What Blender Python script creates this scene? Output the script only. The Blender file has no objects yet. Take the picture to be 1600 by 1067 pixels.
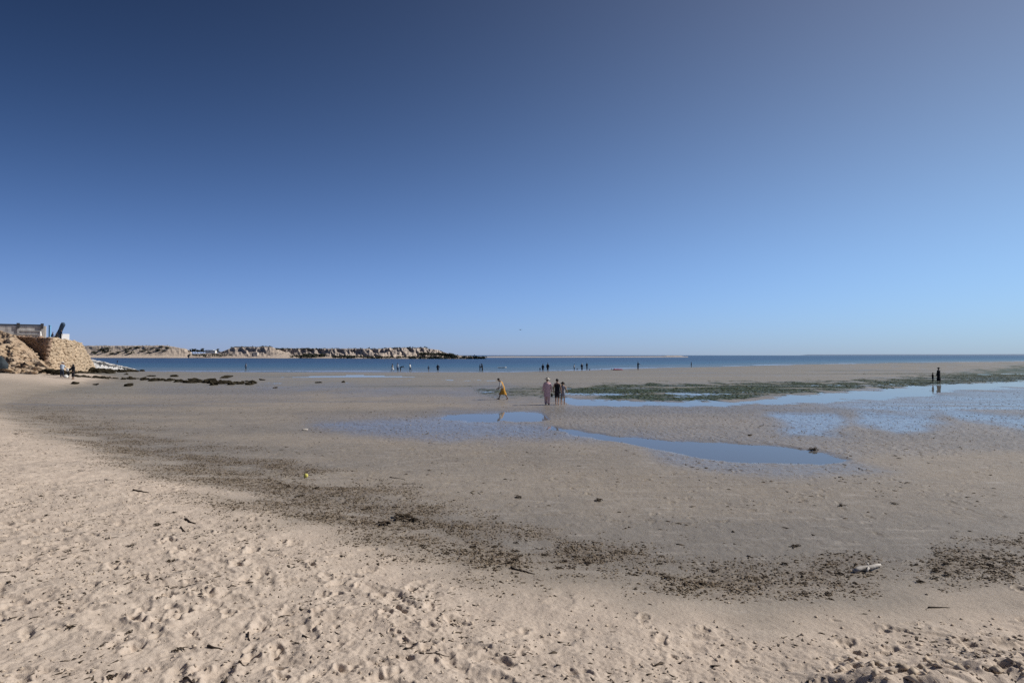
import bpy, bmesh, math, random
import numpy as np
from math import radians as R
from mathutils import Vector, Matrix

# ---------------------------------------------------------------- camera, sky, sun, exposure
S = bpy.context.scene
COL = S.collection
EYE = 3.2
cam = bpy.data.objects.new('camera', bpy.data.cameras.new('camera'))
COL.objects.link(cam); S.camera = cam
cam.location = (0, 0, EYE)
cam.data.sensor_width = 36
cam.data.lens = 36 * 950 / 1600
cam.data.clip_start = 0.1
cam.data.clip_end = 120000
cam.rotation_euler = (R(90) + math.atan(21.5 / 950), 0, 0)

SUN_EL, SUN_AZ = R(38), R(78)            # azimuth clockwise from +Y, so the sun stands to the right
sdir = Vector((math.sin(SUN_AZ) * math.cos(SUN_EL), math.cos(SUN_AZ) * math.cos(SUN_EL), math.sin(SUN_EL)))
w = bpy.data.worlds.new("World"); S.world = w; w.use_nodes = True
nt = w.node_tree; bg = nt.nodes['Background']
def N(t, kind, **kw):
    n = t.nodes.new('ShaderNode' + kind)
    for k, v in kw.items(): setattr(n, k, v)
    return n
sk = N(nt, 'TexSky', sky_type='NISHITA', sun_disc=False)
sk.sun_elevation = SUN_EL; sk.sun_rotation = SUN_AZ
sk.air_density = 1; sk.dust_density = 0.0; sk.ozone_density = 2.0
# the clear, deep blue of the day: the sky is graded by height and by angle to the sun, over the whole dome
tc = N(nt, 'TexCoord'); nrm = N(nt, 'VectorMath', operation='NORMALIZE')
nt.links.new(tc.outputs['Generated'], nrm.inputs[0])
dot = N(nt, 'VectorMath', operation='DOT_PRODUCT'); dot.inputs[1].default_value = sdir
nt.links.new(nrm.outputs[0], dot.inputs[0])
sep = N(nt, 'SeparateXYZ'); nt.links.new(nrm.outputs[0], sep.inputs[0])
zc = N(nt, 'Math', operation='MAXIMUM'); zc.inputs[1].default_value = 0.0
nt.links.new(sep.outputs[2], zc.inputs[0])
cz = N(nt, 'Math', operation='MULTIPLY'); nt.links.new(dot.outputs['Value'], cz.inputs[0]); nt.links.new(zc.outputs[0], cz.inputs[1])
hz = N(nt, 'Math', operation='DIVIDE'); hz.inputs[1].default_value = -0.12; nt.links.new(zc.outputs[0], hz.inputs[0])
he = N(nt, 'Math', operation='EXPONENT'); nt.links.new(hz.outputs[0], he.inputs[0])
KS = ((0.463, 0.135, -4.153, 4.628, -1.23, -0.394), (0.617, 0.223, -3.984, 3.345, -1.022, -0.486), (0.909, 0.108, -3.804, 2.83, -0.507, -0.73))
c2_ = N(nt, 'Math', operation='MULTIPLY'); nt.links.new(dot.outputs['Value'], c2_.inputs[0]); nt.links.new(dot.outputs['Value'], c2_.inputs[1])
comb = N(nt, 'CombineXYZ')
for i, k in enumerate(KS):
    acc = None
    for src, c in ((dot.outputs['Value'], k[1]), (zc.outputs[0], k[2]), (cz.outputs[0], k[3]), (he.outputs[0], k[4]), (c2_.outputs[0], k[5])):
        m = N(nt, 'Math', operation='MULTIPLY_ADD'); m.inputs[1].default_value = c
        nt.links.new(src, m.inputs[0])
        if acc is None: m.inputs[2].default_value = k[0]
        else: nt.links.new(acc, m.inputs[2])
        acc = m.outputs[0]
    e = N(nt, 'Math', operation='EXPONENT'); nt.links.new(acc, e.inputs[0]); nt.links.new(e.outputs[0], comb.inputs[i])
mul = N(nt, 'VectorMath', operation='MULTIPLY')
nt.links.new(sk.outputs[0], mul.inputs[0]); nt.links.new(comb.outputs[0], mul.inputs[1])
nt.links.new(mul.outputs[0], bg.inputs[0])
bg.inputs[1].default_value = 0.08

sun = bpy.data.objects.new('sun', bpy.data.lights.new('sun', 'SUN')); COL.objects.link(sun)
sun.data.energy = 4.8; sun.data.angle = R(0.5); sun.data.color = (1.0, 0.95, 0.88)
sun.rotation_euler = (-sdir).to_track_quat('-Z', 'Y').to_euler()
sun.location = (60, 10, 60)

S.view_settings.view_transform = 'Standard'; S.view_settings.look = 'None'
S.view_settings.exposure = 0.0; S.view_settings.gamma = 1.0; S.view_settings.use_curve_mapping = False
S.render.engine = 'CYCLES'
S.cycles.max_bounces = 6; S.cycles.transparent_max_bounces = 12
S.cycles.use_denoising = False

rng = np.random.default_rng(11)
random.seed(5)

# ---------------------------------------------------------------- helpers
def P(u, v, z=0.0):
    """the ground point at height z that lies in the direction of photograph pixel u, v"""
    Y = (EYE - z) * 950.0 / (v - 555.0)
    return Vector(((u - 800.0) / 950.0 * Y, Y, z))
def A(u, v, Y):
    """the point at distance Y in the direction of photograph pixel u, v"""
    return Vector(((u - 800.0) / 950.0 * Y, Y, EYE + (555.0 - v) / 950.0 * Y))

def tag(o, label=None, cat=None, group=None, kind=None):
    if label: o['label'] = label
    if cat: o['category'] = cat
    if group: o['group'] = group
    if kind: o['kind'] = kind
    return o
def empty(name, loc=(0, 0, 0), rz=0.0, label=None, cat=None, group=None):
    o = bpy.data.objects.new(name, None); COL.objects.link(o)
    o.location = loc; o.rotation_euler = (0, 0, rz); o.empty_display_size = 0.2
    return tag(o, label, cat, group)
def link(name, me, mat=None, parent=None, loc=None):
    o = bpy.data.objects.new(name, me); COL.objects.link(o)
    if mat is not None and not me.materials: me.materials.append(mat)
    if parent is not None: o.parent = parent
    if loc is not None: o.location = loc
    return o
def mesh_np(name, V, F, smooth=True):
    """mesh from arrays: V (n,3), F (m,k) with k = 3 or 4"""
    me = bpy.data.meshes.new(name)
    V = np.ascontiguousarray(V, np.float32); F = np.ascontiguousarray(F, np.int32)
    m, k = F.shape
    me.vertices.add(len(V)); me.vertices.foreach_set('co', V.ravel())
    me.loops.add(m * k); me.loops.foreach_set('vertex_index', F.ravel())
    me.polygons.add(m); me.polygons.foreach_set('loop_start', np.arange(0, m * k, k, dtype=np.int32))
    if smooth: me.polygons.foreach_set('use_smooth', np.ones(m, bool))
    me.update(calc_edges=True); me.validate()
    return me
def vcol(me, name, arr):
    a = me.attributes.new(name, 'FLOAT_COLOR', 'POINT')
    a.data.foreach_set('color', np.ascontiguousarray(arr, np.float32).ravel())
def from_bm(name, bm, mat, parent=None, smooth=False, loc=None):
    me = bpy.data.meshes.new(name); bm.normal_update(); bm.to_mesh(me); bm.free()
    if smooth: me.polygons.foreach_set('use_smooth', np.ones(len(me.polygons), bool))
    return link(name, me, mat, parent, loc)

def ss(a, b, x):
    t = np.clip((x - a) / (b - a), 0, 1); return t * t * (3 - 2 * t)
def pn(x, y, seed=0):
    """2-D gradient noise, about -1..1"""
    x = np.asarray(x, np.float64); y = np.asarray(y, np.float64)
    xi = np.floor(x); yi = np.floor(y); xf = (x - xi).astype(np.float32); yf = (y - yi).astype(np.float32)
    xi = xi.astype(np.int64); yi = yi.astype(np.int64)
    def g(ix, iy, dx, dy):
        h = (ix * 374761393 + iy * 668265263 + seed * 1442695041) & 0xffffffff
        h = ((h ^ (h >> 13)) * 1274126177) & 0xffffffff
        h = (h ^ (h >> 16)) & 1023
        a = h.astype(np.float32) * np.float32(2 * np.pi / 1024)
        return np.cos(a) * dx + np.sin(a) * dy
    ux = xf * xf * xf * (xf * (xf * 6 - 15) + 10); uy = yf * yf * yf * (yf * (yf * 6 - 15) + 10)
    n0 = g(xi, yi, xf, yf) * (1 - ux) + g(xi + 1, yi, xf - 1, yf) * ux
    n1 = g(xi, yi + 1, xf, yf - 1) * (1 - ux) + g(xi + 1, yi + 1, xf - 1, yf - 1) * ux
    return (n0 * (1 - uy) + n1 * uy) * 1.5
def fbm(x, y, seed, octs=4, gain=0.5):
    s = 0; a = 1; f = 1
    for i in range(octs):
        s = s + a * pn(x * f, y * f, seed + i * 17); a *= gain; f *= 2.03
    return s
def poly_sd(u, v, poly, ky=2.5):
    """signed distance (inside > 0) to a polygon, in photo pixels with v stretched by ky"""
    px = np.array([p[0] for p in poly], float); py = np.array([p[1] for p in poly], float) * ky
    y = v * ky; d = np.full(u.shape, 1e9); ins = np.zeros(u.shape, bool)
    n = len(px)
    for i in range(n):
        x0, y0, x1, y1 = px[i], py[i], px[(i + 1) % n], py[(i + 1) % n]
        ex, ey = x1 - x0, y1 - y0
        t = np.clip(((u - x0) * ex + (y - y0) * ey) / (ex * ex + ey * ey + 1e-9), 0, 1)
        d = np.minimum(d, np.hypot(u - x0 - t * ex, y - y0 - t * ey))
        c = ((y0 > y) != (y1 > y)) & (u < ex * (y - y0) / (ey if abs(ey) > 1e-9 else 1e-9) + x0)
        ins ^= c
    return np.where(ins, d, -d)

# material helper: small node graphs
class G:
    def __init__(self, name):
        self.m = bpy.data.materials.new(name); self.m.use_nodes = True
        self.t = self.m.node_tree; self.b = self.t.nodes['Principled BSDF']; self.o = self.t.nodes['Material Output']
    def n(self, kind, **kw): return N(self.t, kind, **kw)
    def l(self, a, b): self.t.links.new(a, b)
    def coord(self):
        if not hasattr(self, 'tc'): self.tc = self.n('TexCoord')
        return self.tc.outputs['Object']
    def noise(self, scale, detail=4, rough=0.55, vec=None, stretch=None):
        n = self.n('TexNoise'); n.inputs['Scale'].default_value = scale
        n.inputs['Detail'].default_value = detail; n.inputs['Roughness'].default_value = rough
        v = vec or self.coord()
        if stretch:
            mp = self.n('Mapping'); mp.inputs['Scale'].default_value = stretch; self.l(v, mp.inputs['Vector']); v = mp.outputs[0]
        self.l(v, n.inputs['Vector']); return n.outputs['Fac']
    def rng(self, x, a, b, c=0.0, d=1.0):
        n = self.n('MapRange'); n.inputs[1].default_value = a; n.inputs[2].default_value = b
        n.inputs[3].default_value = c; n.inputs[4].default_value = d; self.l(x, n.inputs[0]); return n.outputs[0]
    def math(self, op, a, b=None):
        n = self.n('Math', operation=op)
        for i, x in enumerate((a, b)):
            if x is None: continue
            if isinstance(x, (int, float)): n.inputs[i].default_value = x
            else: self.l(x, n.inputs[i])
        return n.outputs[0]
    def mix(self, f, a, b):
        n = self.n('Mix', data_type='RGBA')
        for s, x in ((n.inputs[0], f), (n.inputs[6], a), (n.inputs[7], b)):
            if isinstance(x, (int, float)): s.default_value = x
            elif isinstance(x, tuple): s.default_value = (*x, 1.0)
            else: self.l(x, s)
        return n.outputs[2]
    def attr(self, name):
        a = self.n('Attribute', attribute_name=name)
        sp = self.n('SeparateColor'); self.l(a.outputs['Color'], sp.inputs[0]); return sp.outputs
    def bump(self, h, strength=0.5, dist=0.02):
        n = self.n('Bump'); n.inputs['Distance'].default_value = dist
        if isinstance(strength, (int, float)): n.inputs['Strength'].default_value = strength
        else: self.l(strength, n.inputs['Strength'])
        self.l(h, n.inputs['Height']); self.l(n.outputs[0], self.b.inputs['Normal']); return n
    def set(self, **kw):
        for k, v in kw.items():
            s = self.b.inputs[k.replace('_', ' ')]
            if isinstance(v, (int, float)): s.default_value = v
            elif isinstance(v, tuple): s.default_value = (*v, 1.0)
            else: self.l(v, s)
        return self
def simple(name, col, rough=0.85, var=0.25, scale=6.0, bump=0.0, spec=0.3):
    g = G(name); c2 = tuple(min(1, c * (1 - var)) for c in col); c1 = tuple(min(1, c * (1 + var * 0.6)) for c in col)
    n = g.noise(scale, 5, 0.6)
    g.set(Base_Color=g.mix(g.rng(n, 0.3, 0.7), c2, c1), Roughness=rough); g.b.inputs['Specular IOR Level'].default_value = spec
    if bump: g.bump(n, bump, 0.05)
    return g.m

# ---------------------------------------------------------------- the shore: contours in metres
wr_px = [(1600, 868), (1450, 886), (1300, 905), (1100, 905), (870, 880), (720, 845), (600, 808), (480, 775), (400, 752),
         (320, 730), (250, 712), (170, 688), (100, 664), (40, 645), (0, 634)]
contour = [(70, 15), (30, 12.5), (14, 10.6)] + [tuple(P(u, v, 0.15)[:2]) for u, v in wr_px] + \
          [(-38.5, 50), (-42, 61), (-47, 72), (-57, 88), (-72, 104), (-88, 125), (-110, 150)]
def shore_s(x, y):
    """signed distance to the wrack line, positive towards the dry beach"""
    best = np.full(x.shape, 1e9); sg = np.ones(x.shape)
    for (x0, y0), (x1, y1) in zip(contour[:-1], contour[1:]):
        ex, ey = x1 - x0, y1 - y0; L = ex * ex + ey * ey
        t = np.clip(((x - x0) * ex + (y - y0) * ey) / L, 0, 1)
        d = np.hypot(x - x0 - t * ex, y - y0 - t * ey)
        c = ex * (y - y0) - ey * (x - x0)
        m = d < best
        best = np.where(m, d, best); sg = np.where(m, np.where(c >= 0, 1, -1), sg)
    return best * sg
WL_A = np.array([-1.4, -0.84, -0.62, -0.53, 0.0, 0.32, 0.84, 1.4]); WL_Y = np.array([150, 148, 146, 144, 141, 200, 385, 420.])
SEA_Z = -0.45
FLAT = 0.035
POOLS = {
 'near': [(700, 648), (760, 645.5), (846, 645.5), (852, 654), (806, 659), (745, 656), (692, 652)],
 'long': [(862, 668), (930, 677), (1000, 686), (1100, 690), (1200, 696), (1290, 708), (1322, 718), (1280, 725), (1180, 721), (1095, 715), (1030, 701), (940, 687)],
 'channel': [(885, 624), (960, 627), (1060, 628.5), (1160, 627), (1250, 618), (1345, 611.5), (1450, 603), (1600, 597), (1800, 590), (1800, 598), (1600, 603.5),
             (1490, 609), (1440, 618), (1330, 624), (1240, 630), (1120, 633), (1000, 632.5), (890, 631)],
}
PART = [  # film and rippled water: troughs filled, crests dry
 ([(500, 658), (620, 652), (700, 648), (850, 658), (900, 672), (1010, 690), (900, 692), (700, 688), (560, 676), (480, 668)], 0.66),
 ([(980, 690), (1100, 710), (1200, 724), (1320, 722), (1400, 738), (1260, 746), (1120, 738), (1020, 716)], 0.6),
 ([(1215, 650), (1300, 648), (1318, 682), (1225, 684)], 1.0),
 ([(1340, 640), (1450, 646), (1480, 664), (1400, 676), (1350, 660)], 1.0),
 ([(1470, 640), (1600, 650), (1700, 660), (1600, 668), (1500, 656)], 0.9),
 ([(1430, 606), (1600, 601), (1800, 600), (1800, 640), (1600, 645), (1480, 640), (1330, 640), (1250, 633)], 0.6),
 ([(420, 604), (560, 600), (760, 606), (900, 618), (880, 634), (780, 626), (640, 620), (480, 614)], 0.5),
]
BUMPY = [
 ([(850, 634), (1240, 632), (1600, 606), (1900, 610), (1900, 700), (1600, 705), (1330, 715), (1200, 697), (1000, 686), (880, 668), (850, 650)], 1.0),
 ([(480, 655), (700, 648), (900, 670), (1000, 692), (700, 690), (500, 675)], 0.8),
 ([(180, 600), (420, 602), (480, 620), (420, 628), (250, 620)], 0.9),
 ([(1000, 690), (1330, 718), (1420, 745), (1200, 750), (1040, 730)], 0.45),
]
ALGAE = [
 ([(875, 606), (960, 601), (1080, 600), (1200, 598), (1340, 596), (1350, 605), (1290, 612), (1210, 618), (1140, 627), (1050, 628), (960, 624), (890, 618)], 1.0),
 ([(1330, 596), (1420, 590), (1500, 583), (1600, 572), (1800, 562), (1800, 580), (1600, 597), (1480, 603), (1380, 608)], 1.0),
 ([(750, 607), (880, 603), (900, 612), (880, 624), (800, 622), (740, 614)], 0.5),
]
def uv_of(x, y):
    Y = np.maximum(y, 0.5)
    return 800 + 950 * x / Y, 555 + 950 * EYE / Y
def masked(u, v, polys, soft, warp):
    out = np.zeros(u.shape)
    for poly, wgt in polys:
        p = np.array(poly); m = (u > p[:, 0].min() - 60) & (u < p[:, 0].max() + 60) & (v > p[:, 1].min() - 14) & (v < p[:, 1].max() + 14)
        if not m.any(): continue
        sd = poly_sd(u[m], v[m], poly) + warp[m]
        out[m] = np.maximum(out[m], wgt * ss(-soft, soft, sd))
    return out

def base_height(x, y, full=True):
    """height of the beach and tidal flat without footprints, and its masks"""
    s = shore_s(x, y)
    sw = s + 0.35 * pn(x * 0.5, y * 0.5, 3) + 0.2 * pn(x * 1.7, y * 1.7, 4)
    z = np.where(s < 0, 0.12 * np.exp(np.minimum(s, 0) / 2.2), 0.12 + 1.35 * (1 - np.exp(-np.maximum(s, 0) / 9.5)))
    z += FLAT
    a = x / np.maximum(y, 1.0)
    t = np.where(y > 5, y / np.interp(a, WL_A, WL_Y), 0)
    t = t + 0.03 * pn(x * 0.03, y * 0.03, 8)
    sea = ss(0.5, 1.0, t) * (0.45 + FLAT) + np.clip(t - 1, 0, 3) * 1.6
    land = ss(0, 6, s)
    z = z - sea * (1 - land)
    if not full: return z
    u, v = uv_of(x, y)
    fy = y > 3
    wp = 10 * pn(x * 0.35, y * 0.22, 21) + 6 * pn(x * 1.1, y * 0.7, 22)
    pool = np.zeros(x.shape); part = pool.copy(); bumpy = pool.copy(); algae = pool.copy()
    pool[fy] = masked(u[fy], v[fy], [(p, 1.0) for p in POOLS.values()], 9, wp[fy] * 0.8)
    wl_ = 38 * pn(x * 0.16, y * 0.07, 23) + 14 * pn(x * 0.6, y * 0.3, 24)
    part[fy] = masked(u[fy], v[fy], PART, 26, wp[fy] + wl_[fy])
    bumpy[fy] = masked(u[fy], v[fy], BUMPY, 22, wp[fy])
    algae[fy] = masked(u[fy], v[fy], ALGAE, 7, wp[fy] * 1.2)
    return z, s, sw, t, u, v, pool, part, bumpy, algae
# ---------------------------------------------------------------- the beach and flats: one sheet, fine near the shore
def seg(v0, v1, dv): return list(np.arange(v0, v1, -dv))
vs = [4200, 3000, 2300, 1900, 1650, 1500, 1420] + seg(1360, 1130, 9) + seg(1130, 760, 1.0) + seg(760, 640, 0.6) + seg(640, 576, 0.36) + seg(576, 564, 0.6) + [563, 562, 561, 560, 559.4]
rr = 950 * EYE / (np.array(vs) - 555.0)
rr = rr * (1 - 0.42 * np.exp(-rr / 4.5))       # the near beach stands higher: closer rows there
th = np.concatenate([np.radians(np.linspace(-51, 52, 1350)), np.radians(np.linspace(52, 309, 66)[1:-1])])
nr, nth = len(rr), len(th)
RR, TH = np.meshgrid(rr, th, indexing='ij')
gx = (RR * np.sin(TH)).astype(np.float64); gy = (RR * np.cos(TH)).astype(np.float64)
z, s_, sw, tt, gu, gv, pool, part, bumpy, algae = base_height(gx, gy)

near = np.exp(-RR / 60.0)
dry = ss(0.5, 2.6, sw + 0.5 * pn(gx * 0.9, gy * 0.9, 5))
# the left beach: pale tongue in front of the rocks
tongue = ss(-6, 26, poly_sd(gu, gv, [(-400, 578), (60, 580), (118, 590), (150, 597), (90, 606), (-10, 610), (-400, 612)])) * (gy > 20)
dry = np.maximum(dry * (1 - 0.75 * ss(602, 612, gv) * (1 - ss(636, 655, gv)) * (gu < 400)), tongue)
# relief of the flat
n30 = pn(gx * 3.4, gy * 3.0, 31); n12 = pn(gx * 8.0, gy * 7.0, 33); n100 = fbm(gx * 0.6, gy * 0.5, 35, 3)
n250 = pn(gx * 0.16, gy * 0.10, 37)
wet = 1 - dry
flat = 1 - ss(-0.6, 0.6, s_)
z += flat * (0.004 * n12 + 0.006 * n30 + 0.010 * n100)
z += flat * bumpy * (0.021 * np.abs(n30) + 0.010 * n12 + 0.008 * pn(gx * 5.0, gy * 2.0, 39))
z -= flat * (0.025 * part + 0.085 * pool)
z -= flat * algae * (0.02 + 0.03 * pn(gx * 0.25, gy * 0.25, 41))
# ripple ridges of sand on the middle flat
ph = gy * 2 * np.pi / 0.30 + 2.4 * pn(gx * 0.5, gy * 0.5, 43) * 3
z += flat * (1 - bumpy) * (1 - algae) * 0.0035 * np.sin(ph) * ss(-2, -6, s_)
# long low bars on the far flat
far = ss(45, 75, RR)
bars = pn(gx * 0.012 + 0.3 * pn(gx * 0.02, gy * 0.02, 2), gy * 0.11, 45) + 0.5 * pn(gx * 0.03, gy * 0.28, 46)
z += flat * far * 0.05 * bars * (tt < 1.1)
# dry sand relief
tr_left = ss(-80, 420, 760 - gu + (gv - 760) * 0.9) * ss(640, 760, gv)
tr_right = ss(0, 220, (gu - 1080) + (gv - 990) * 2.2) * ss(930, 1000, gv)
tr_mid = 0.4 * ss(960, 1060, gv)
tread = np.clip(np.maximum(np.maximum(tr_left, tr_right), tr_mid), 0, 1) * ss(0.8, 3.5, s_)
tread[gy < 1.0] = 0.6
rough = dry * ss(0.6, 2.4, s_)
ridge = 1 - np.abs(pn(gx * 2.3, gy * 2.1, 51)) * 2
z += rough * (0.03 * pn(gx * 0.7, gy * 0.7, 52) + (0.30 + 0.55 * tread) * (0.020 * pn(gx * 2.6, gy * 2.6, 53) + 0.015 * pn(gx * 5.5, gy * 5.2, 54) + 0.012 * np.abs(pn(gx * 9, gy * 9, 55)) + 0.006 * pn(gx * 22, gy * 22, 56)))
z += (wet * 0.3 + 0.3) * (0.0042 * pn(gx * 22, gy * 20, 57) + 0.004 * pn(gx * 9.5, gy * 9, 62)) * (RR < 30)
# the bank of dug-up sand in the near right corner
by = gy - (4.62 + 0.22 * (gx - 3.2) + 0.12 * pn(gx * 1.3, gy * 0.0 + 3.1, 58))
bx = ss(2.1, 2.9, gx) * (1 - ss(8, 10, gx)) * (gy > 1)
z += bx * (0.20 * np.exp(-(np.maximum(by, 0) / 0.55) ** 2) * ss(-0.42, 0.05, by) - 0.22 * (1 - ss(-0.42, 0.05, by)) * ss(-1.9, -0.3, by))
z += bx * np.exp(-(by / 0.7) ** 2) * (0.05 * np.abs(pn(gx * 3.1, gy * 3.6, 59)) + 0.03 * pn(gx * 6.5, gy * 6.5, 60))
# wrack: crumpled litter raises the sand a little
wpatch = 0.62 + 0.85 * fbm(gx * 0.55, gy * 0.75, 61, 4)
wr_w = np.interp(gu, [0, 150, 300, 450, 900, 1350, 1385, 1425, 1465, 1700], [0.25, 0.4, 0.65, 1.0, 1.0, 0.95, 0.25, 0.25, 1.0, 1.0])
wide = np.interp(gu, [0, 300, 600, 900, 1300, 1600], [2.4, 2.0, 1.7, 1.05, 0.8, 0.9])
wrack = np.exp(-(((sw + 0.15) / wide) ** 2)) * np.clip(wpatch, 0, 1.3) * 1.25 * wr_w * (gy > 4)
z += wrack * (0.018 * np.abs(pn(gx * 4.5, gy * 4.5, 63)) + 0.012 * pn(gx * 11, gy * 11, 64))

# footprints
NW = (pn(gx * 7, gy * 7, 91) + 0.6 * pn(gx * 16, gy * 16, 92), pn(gx * 7, gy * 7, 93) + 0.6 * pn(gx * 16, gy * 16, 94))
def stamp(cx, cy, ang, ln, wd, dp):
    r0 = math.hypot(cx, cy); t0 = math.atan2(cx, cy)
    R_ = ln * 1.1
    i0 = np.searchsorted(rr, r0 - R_); i1 = np.searchsorted(rr, r0 + R_)
    da = R_ / r0
    j0 = np.searchsorted(th[:1350], t0 - da); j1 = np.searchsorted(th[:1350], t0 + da)
    if i1 - i0 < 2 or j1 - j0 < 2: return
    X = gx[i0:i1, j0:j1] - cx; Y = gy[i0:i1, j0:j1] - cy
    c, s2 = math.cos(ang), math.sin(ang)
    wx, wy = NW[0][i0:i1, j0:j1], NW[1][i0:i1, j0:j1]
    lx = X * c + Y * s2 + 0.05 * wx; ly = -X * s2 + Y * c + 0.04 * wy
    e = np.hypot(lx / (ln * 0.5), ly / (wd * 0.5 * (1 + 0.25 * lx / ln)))
    h = -dp * np.exp(-np.minimum(e, 6) ** 4) * (1 - 0.45 * np.exp(-(lx / (ln * 0.16)) ** 2)) + dp * 0.38 * np.exp(-((e - 1.35) / 0.38) ** 2) * (1 + 0.9 * lx / ln + 0.7 * wx)
    z[i0:i1, j0:j1] += h
rs = np.random.default_rng(4)
cand = 0
while cand < 5200:
    cand += 1
    x = rs.uniform(-17, 9); y = rs.uniform(1.5, 24)
    u, v = uv_of(np.array([x]), np.array([y - 0.15 * max(0, 9 - y) * 0]))
    i = np.searchsorted(rr, math.hypot(x, y)); j = np.searchsorted(th[:1350], math.atan2(x, y))
    if i >= nr or j >= 1350 or rs.random() > tread[i, j] * 1.0: continue
    b = rs.choice([0.6, 2.2, -0.5, 1.57]) + rs.normal(0, 0.4)
    q = rs.random(); k = rs.uniform(0.12, 1.0) ** 1.1 * (0.5 + (0.62 if u[0] < 620 else 0.4) * (v[0] > 880))
    if q < 0.30:
        stamp(x, y, b, rs.uniform(0.22, 0.33), rs.uniform(0.09, 0.14), 0.036 * k)
        stamp(x + 0.62 * math.cos(b) - 0.16 * math.sin(b), y + 0.62 * math.sin(b) + 0.16 * math.cos(b), b, rs.uniform(0.22, 0.33), rs.uniform(0.09, 0.14), 0.034 * k)
    elif q < 0.75:
        stamp(x, y, rs.uniform(0, 6.3), rs.uniform(0.06, 0.22), rs.uniform(0.04, 0.12), 0.030 * k)
    else:
        stamp(x, y, rs.uniform(0, 6.3), rs.uniform(0.3, 0.8), rs.uniform(0.12, 0.3), 0.028 * k)
# trails of prints across the damp flat
for k in range(46):
    u = rs.uniform(150, 1600); v = rs.uniform(640, 830); p_ = P(u, v, 0.04); x, y = p_.x, p_.y; b = rs.uniform(0, 6.28)
    for q in range(rs.integers(8, 26)):
        sd = 1 if q % 2 else -1
        stamp(x - sd * .09 * math.sin(b), y + sd * .09 * math.cos(b), b, 0.27, 0.11, rs.uniform(0.008, 0.018))
        x += .62 * math.cos(b); y += .62 * math.sin(b); b += rs.normal(0, .08)
        if y < 9 or math.hypot(x, y) > 60: break
# a few fainter prints down the damp sand
for k in range(160):
    x = rs.uniform(-6, 9); y = rs.uniform(9, 26); b = rs.uniform(0, 6.28)
    stamp(x, y, b, 0.27, 0.11, rs.uniform(0.004, 0.012))

# film of water left on the far flat: long thin streaks, and round the pools
st = fbm(gx * 0.018 + 0.4 * pn(gx * 0.03, gy * 0.05, 70), gy * 0.33, 71, 3)
streak = ss(0.22, 0.6, st) * ss(594, 588, gv * 0 + np.where(gv < 640, 590 - 0 * gv, 600)) * ss(36, 48, RR) * (1 - ss(0.9, 1.0, tt))
halo = np.zeros(gx.shape); fq = gy > 3; halo[fq] = masked(gu[fq], gv[fq], PART + [(p_, 1.0) for p_ in POOLS.values()], 70, 20 * n250[fq])
film = np.clip(part * 0.55 + 0.45 * halo + pool + 0.5 * streak + 0.95 * ss(0.86, 0.98, tt) + 0.28 * ss(-3, -9, s_) * bumpy, 0, 1)
film *= flat * (1 - dry)
bandn = fbm(gx * 0.05, gy * 0.16, 79, 3); bandf = pn(gx * 0.012 + 3, gy * 0.10, 80) + 0.7 * pn(gx * 0.02, gy * 0.30, 81)
damp = flat * np.clip(0.42 + 0.3 * n100 + 0.9 * bandn * (1 - far) + 1.1 * bandf * far, 0, 1)
alg = algae * np.clip(1.1 + 1.1 * fbm(gx * 0.10, gy * 0.35, 75, 4), 0, 1) * flat
alg = np.maximum(alg, 0.35 * flat * ss(0.25, 0.7, pn(gx * 0.02, gy * 0.12, 77)) * ss(40, 60, RR) * (tt < 0.95))
z -= 0.0
V = np.stack([gx, gy, z], -1).reshape(-1, 3)
ii, jj = np.meshgrid(np.arange(nr - 1), np.arange(nth), indexing='ij')
j2 = (jj + 1) % nth
F = np.stack([ii * nth + jj, ii * nth + j2, (ii + 1) * nth + j2, (ii + 1) * nth + jj], -1).reshape(-1, 4)
c0 = len(V); V = np.vstack([V, [[0, 0, z[0].mean()]]])
F = F[:, ::-1]
me = mesh_np('sand_beach', V, F)
pad = lambda a: np.append(a.reshape(-1), 0.0)
vcol(me, 'masks', np.stack([pad(dry), pad(wrack), pad(alg), pad(film)], -1))
vcol(me, 'more', np.stack([pad(damp), pad(bumpy), pad(tongue), pad(far * flat)], -1))

def height_at(x, y):
    """height of the built sheet at a point in front of the camera"""
    r = math.hypot(x, y); t = math.atan2(x, y)
    i = int(np.clip(np.searchsorted(rr, r), 1, nr - 1)); j = int(np.clip(np.searchsorted(th[:1350], t), 1, 1349))
    fi = (r - rr[i - 1]) / (rr[i] - rr[i - 1] + 1e-9); fj = (t - th[j - 1]) / (th[j] - th[j - 1])
    fi = min(max(fi, 0), 1); fj = min(max(fj, 0), 1)
    return float((z[i - 1, j - 1] * (1 - fi) + z[i, j - 1] * fi) * (1 - fj) + (z[i - 1, j] * (1 - fi) + z[i, j] * fi) * fj)
def ground(u, v):
    """the point of the built ground seen at photograph pixel u, v"""
    zz = 0.1
    for k in range(12):
        p = P(u, v, zz); zz = 0.5 * zz + 0.5 * height_at(p.x, p.y)
    return Vector((p.x, p.y, height_at(p.x, p.y)))

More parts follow.
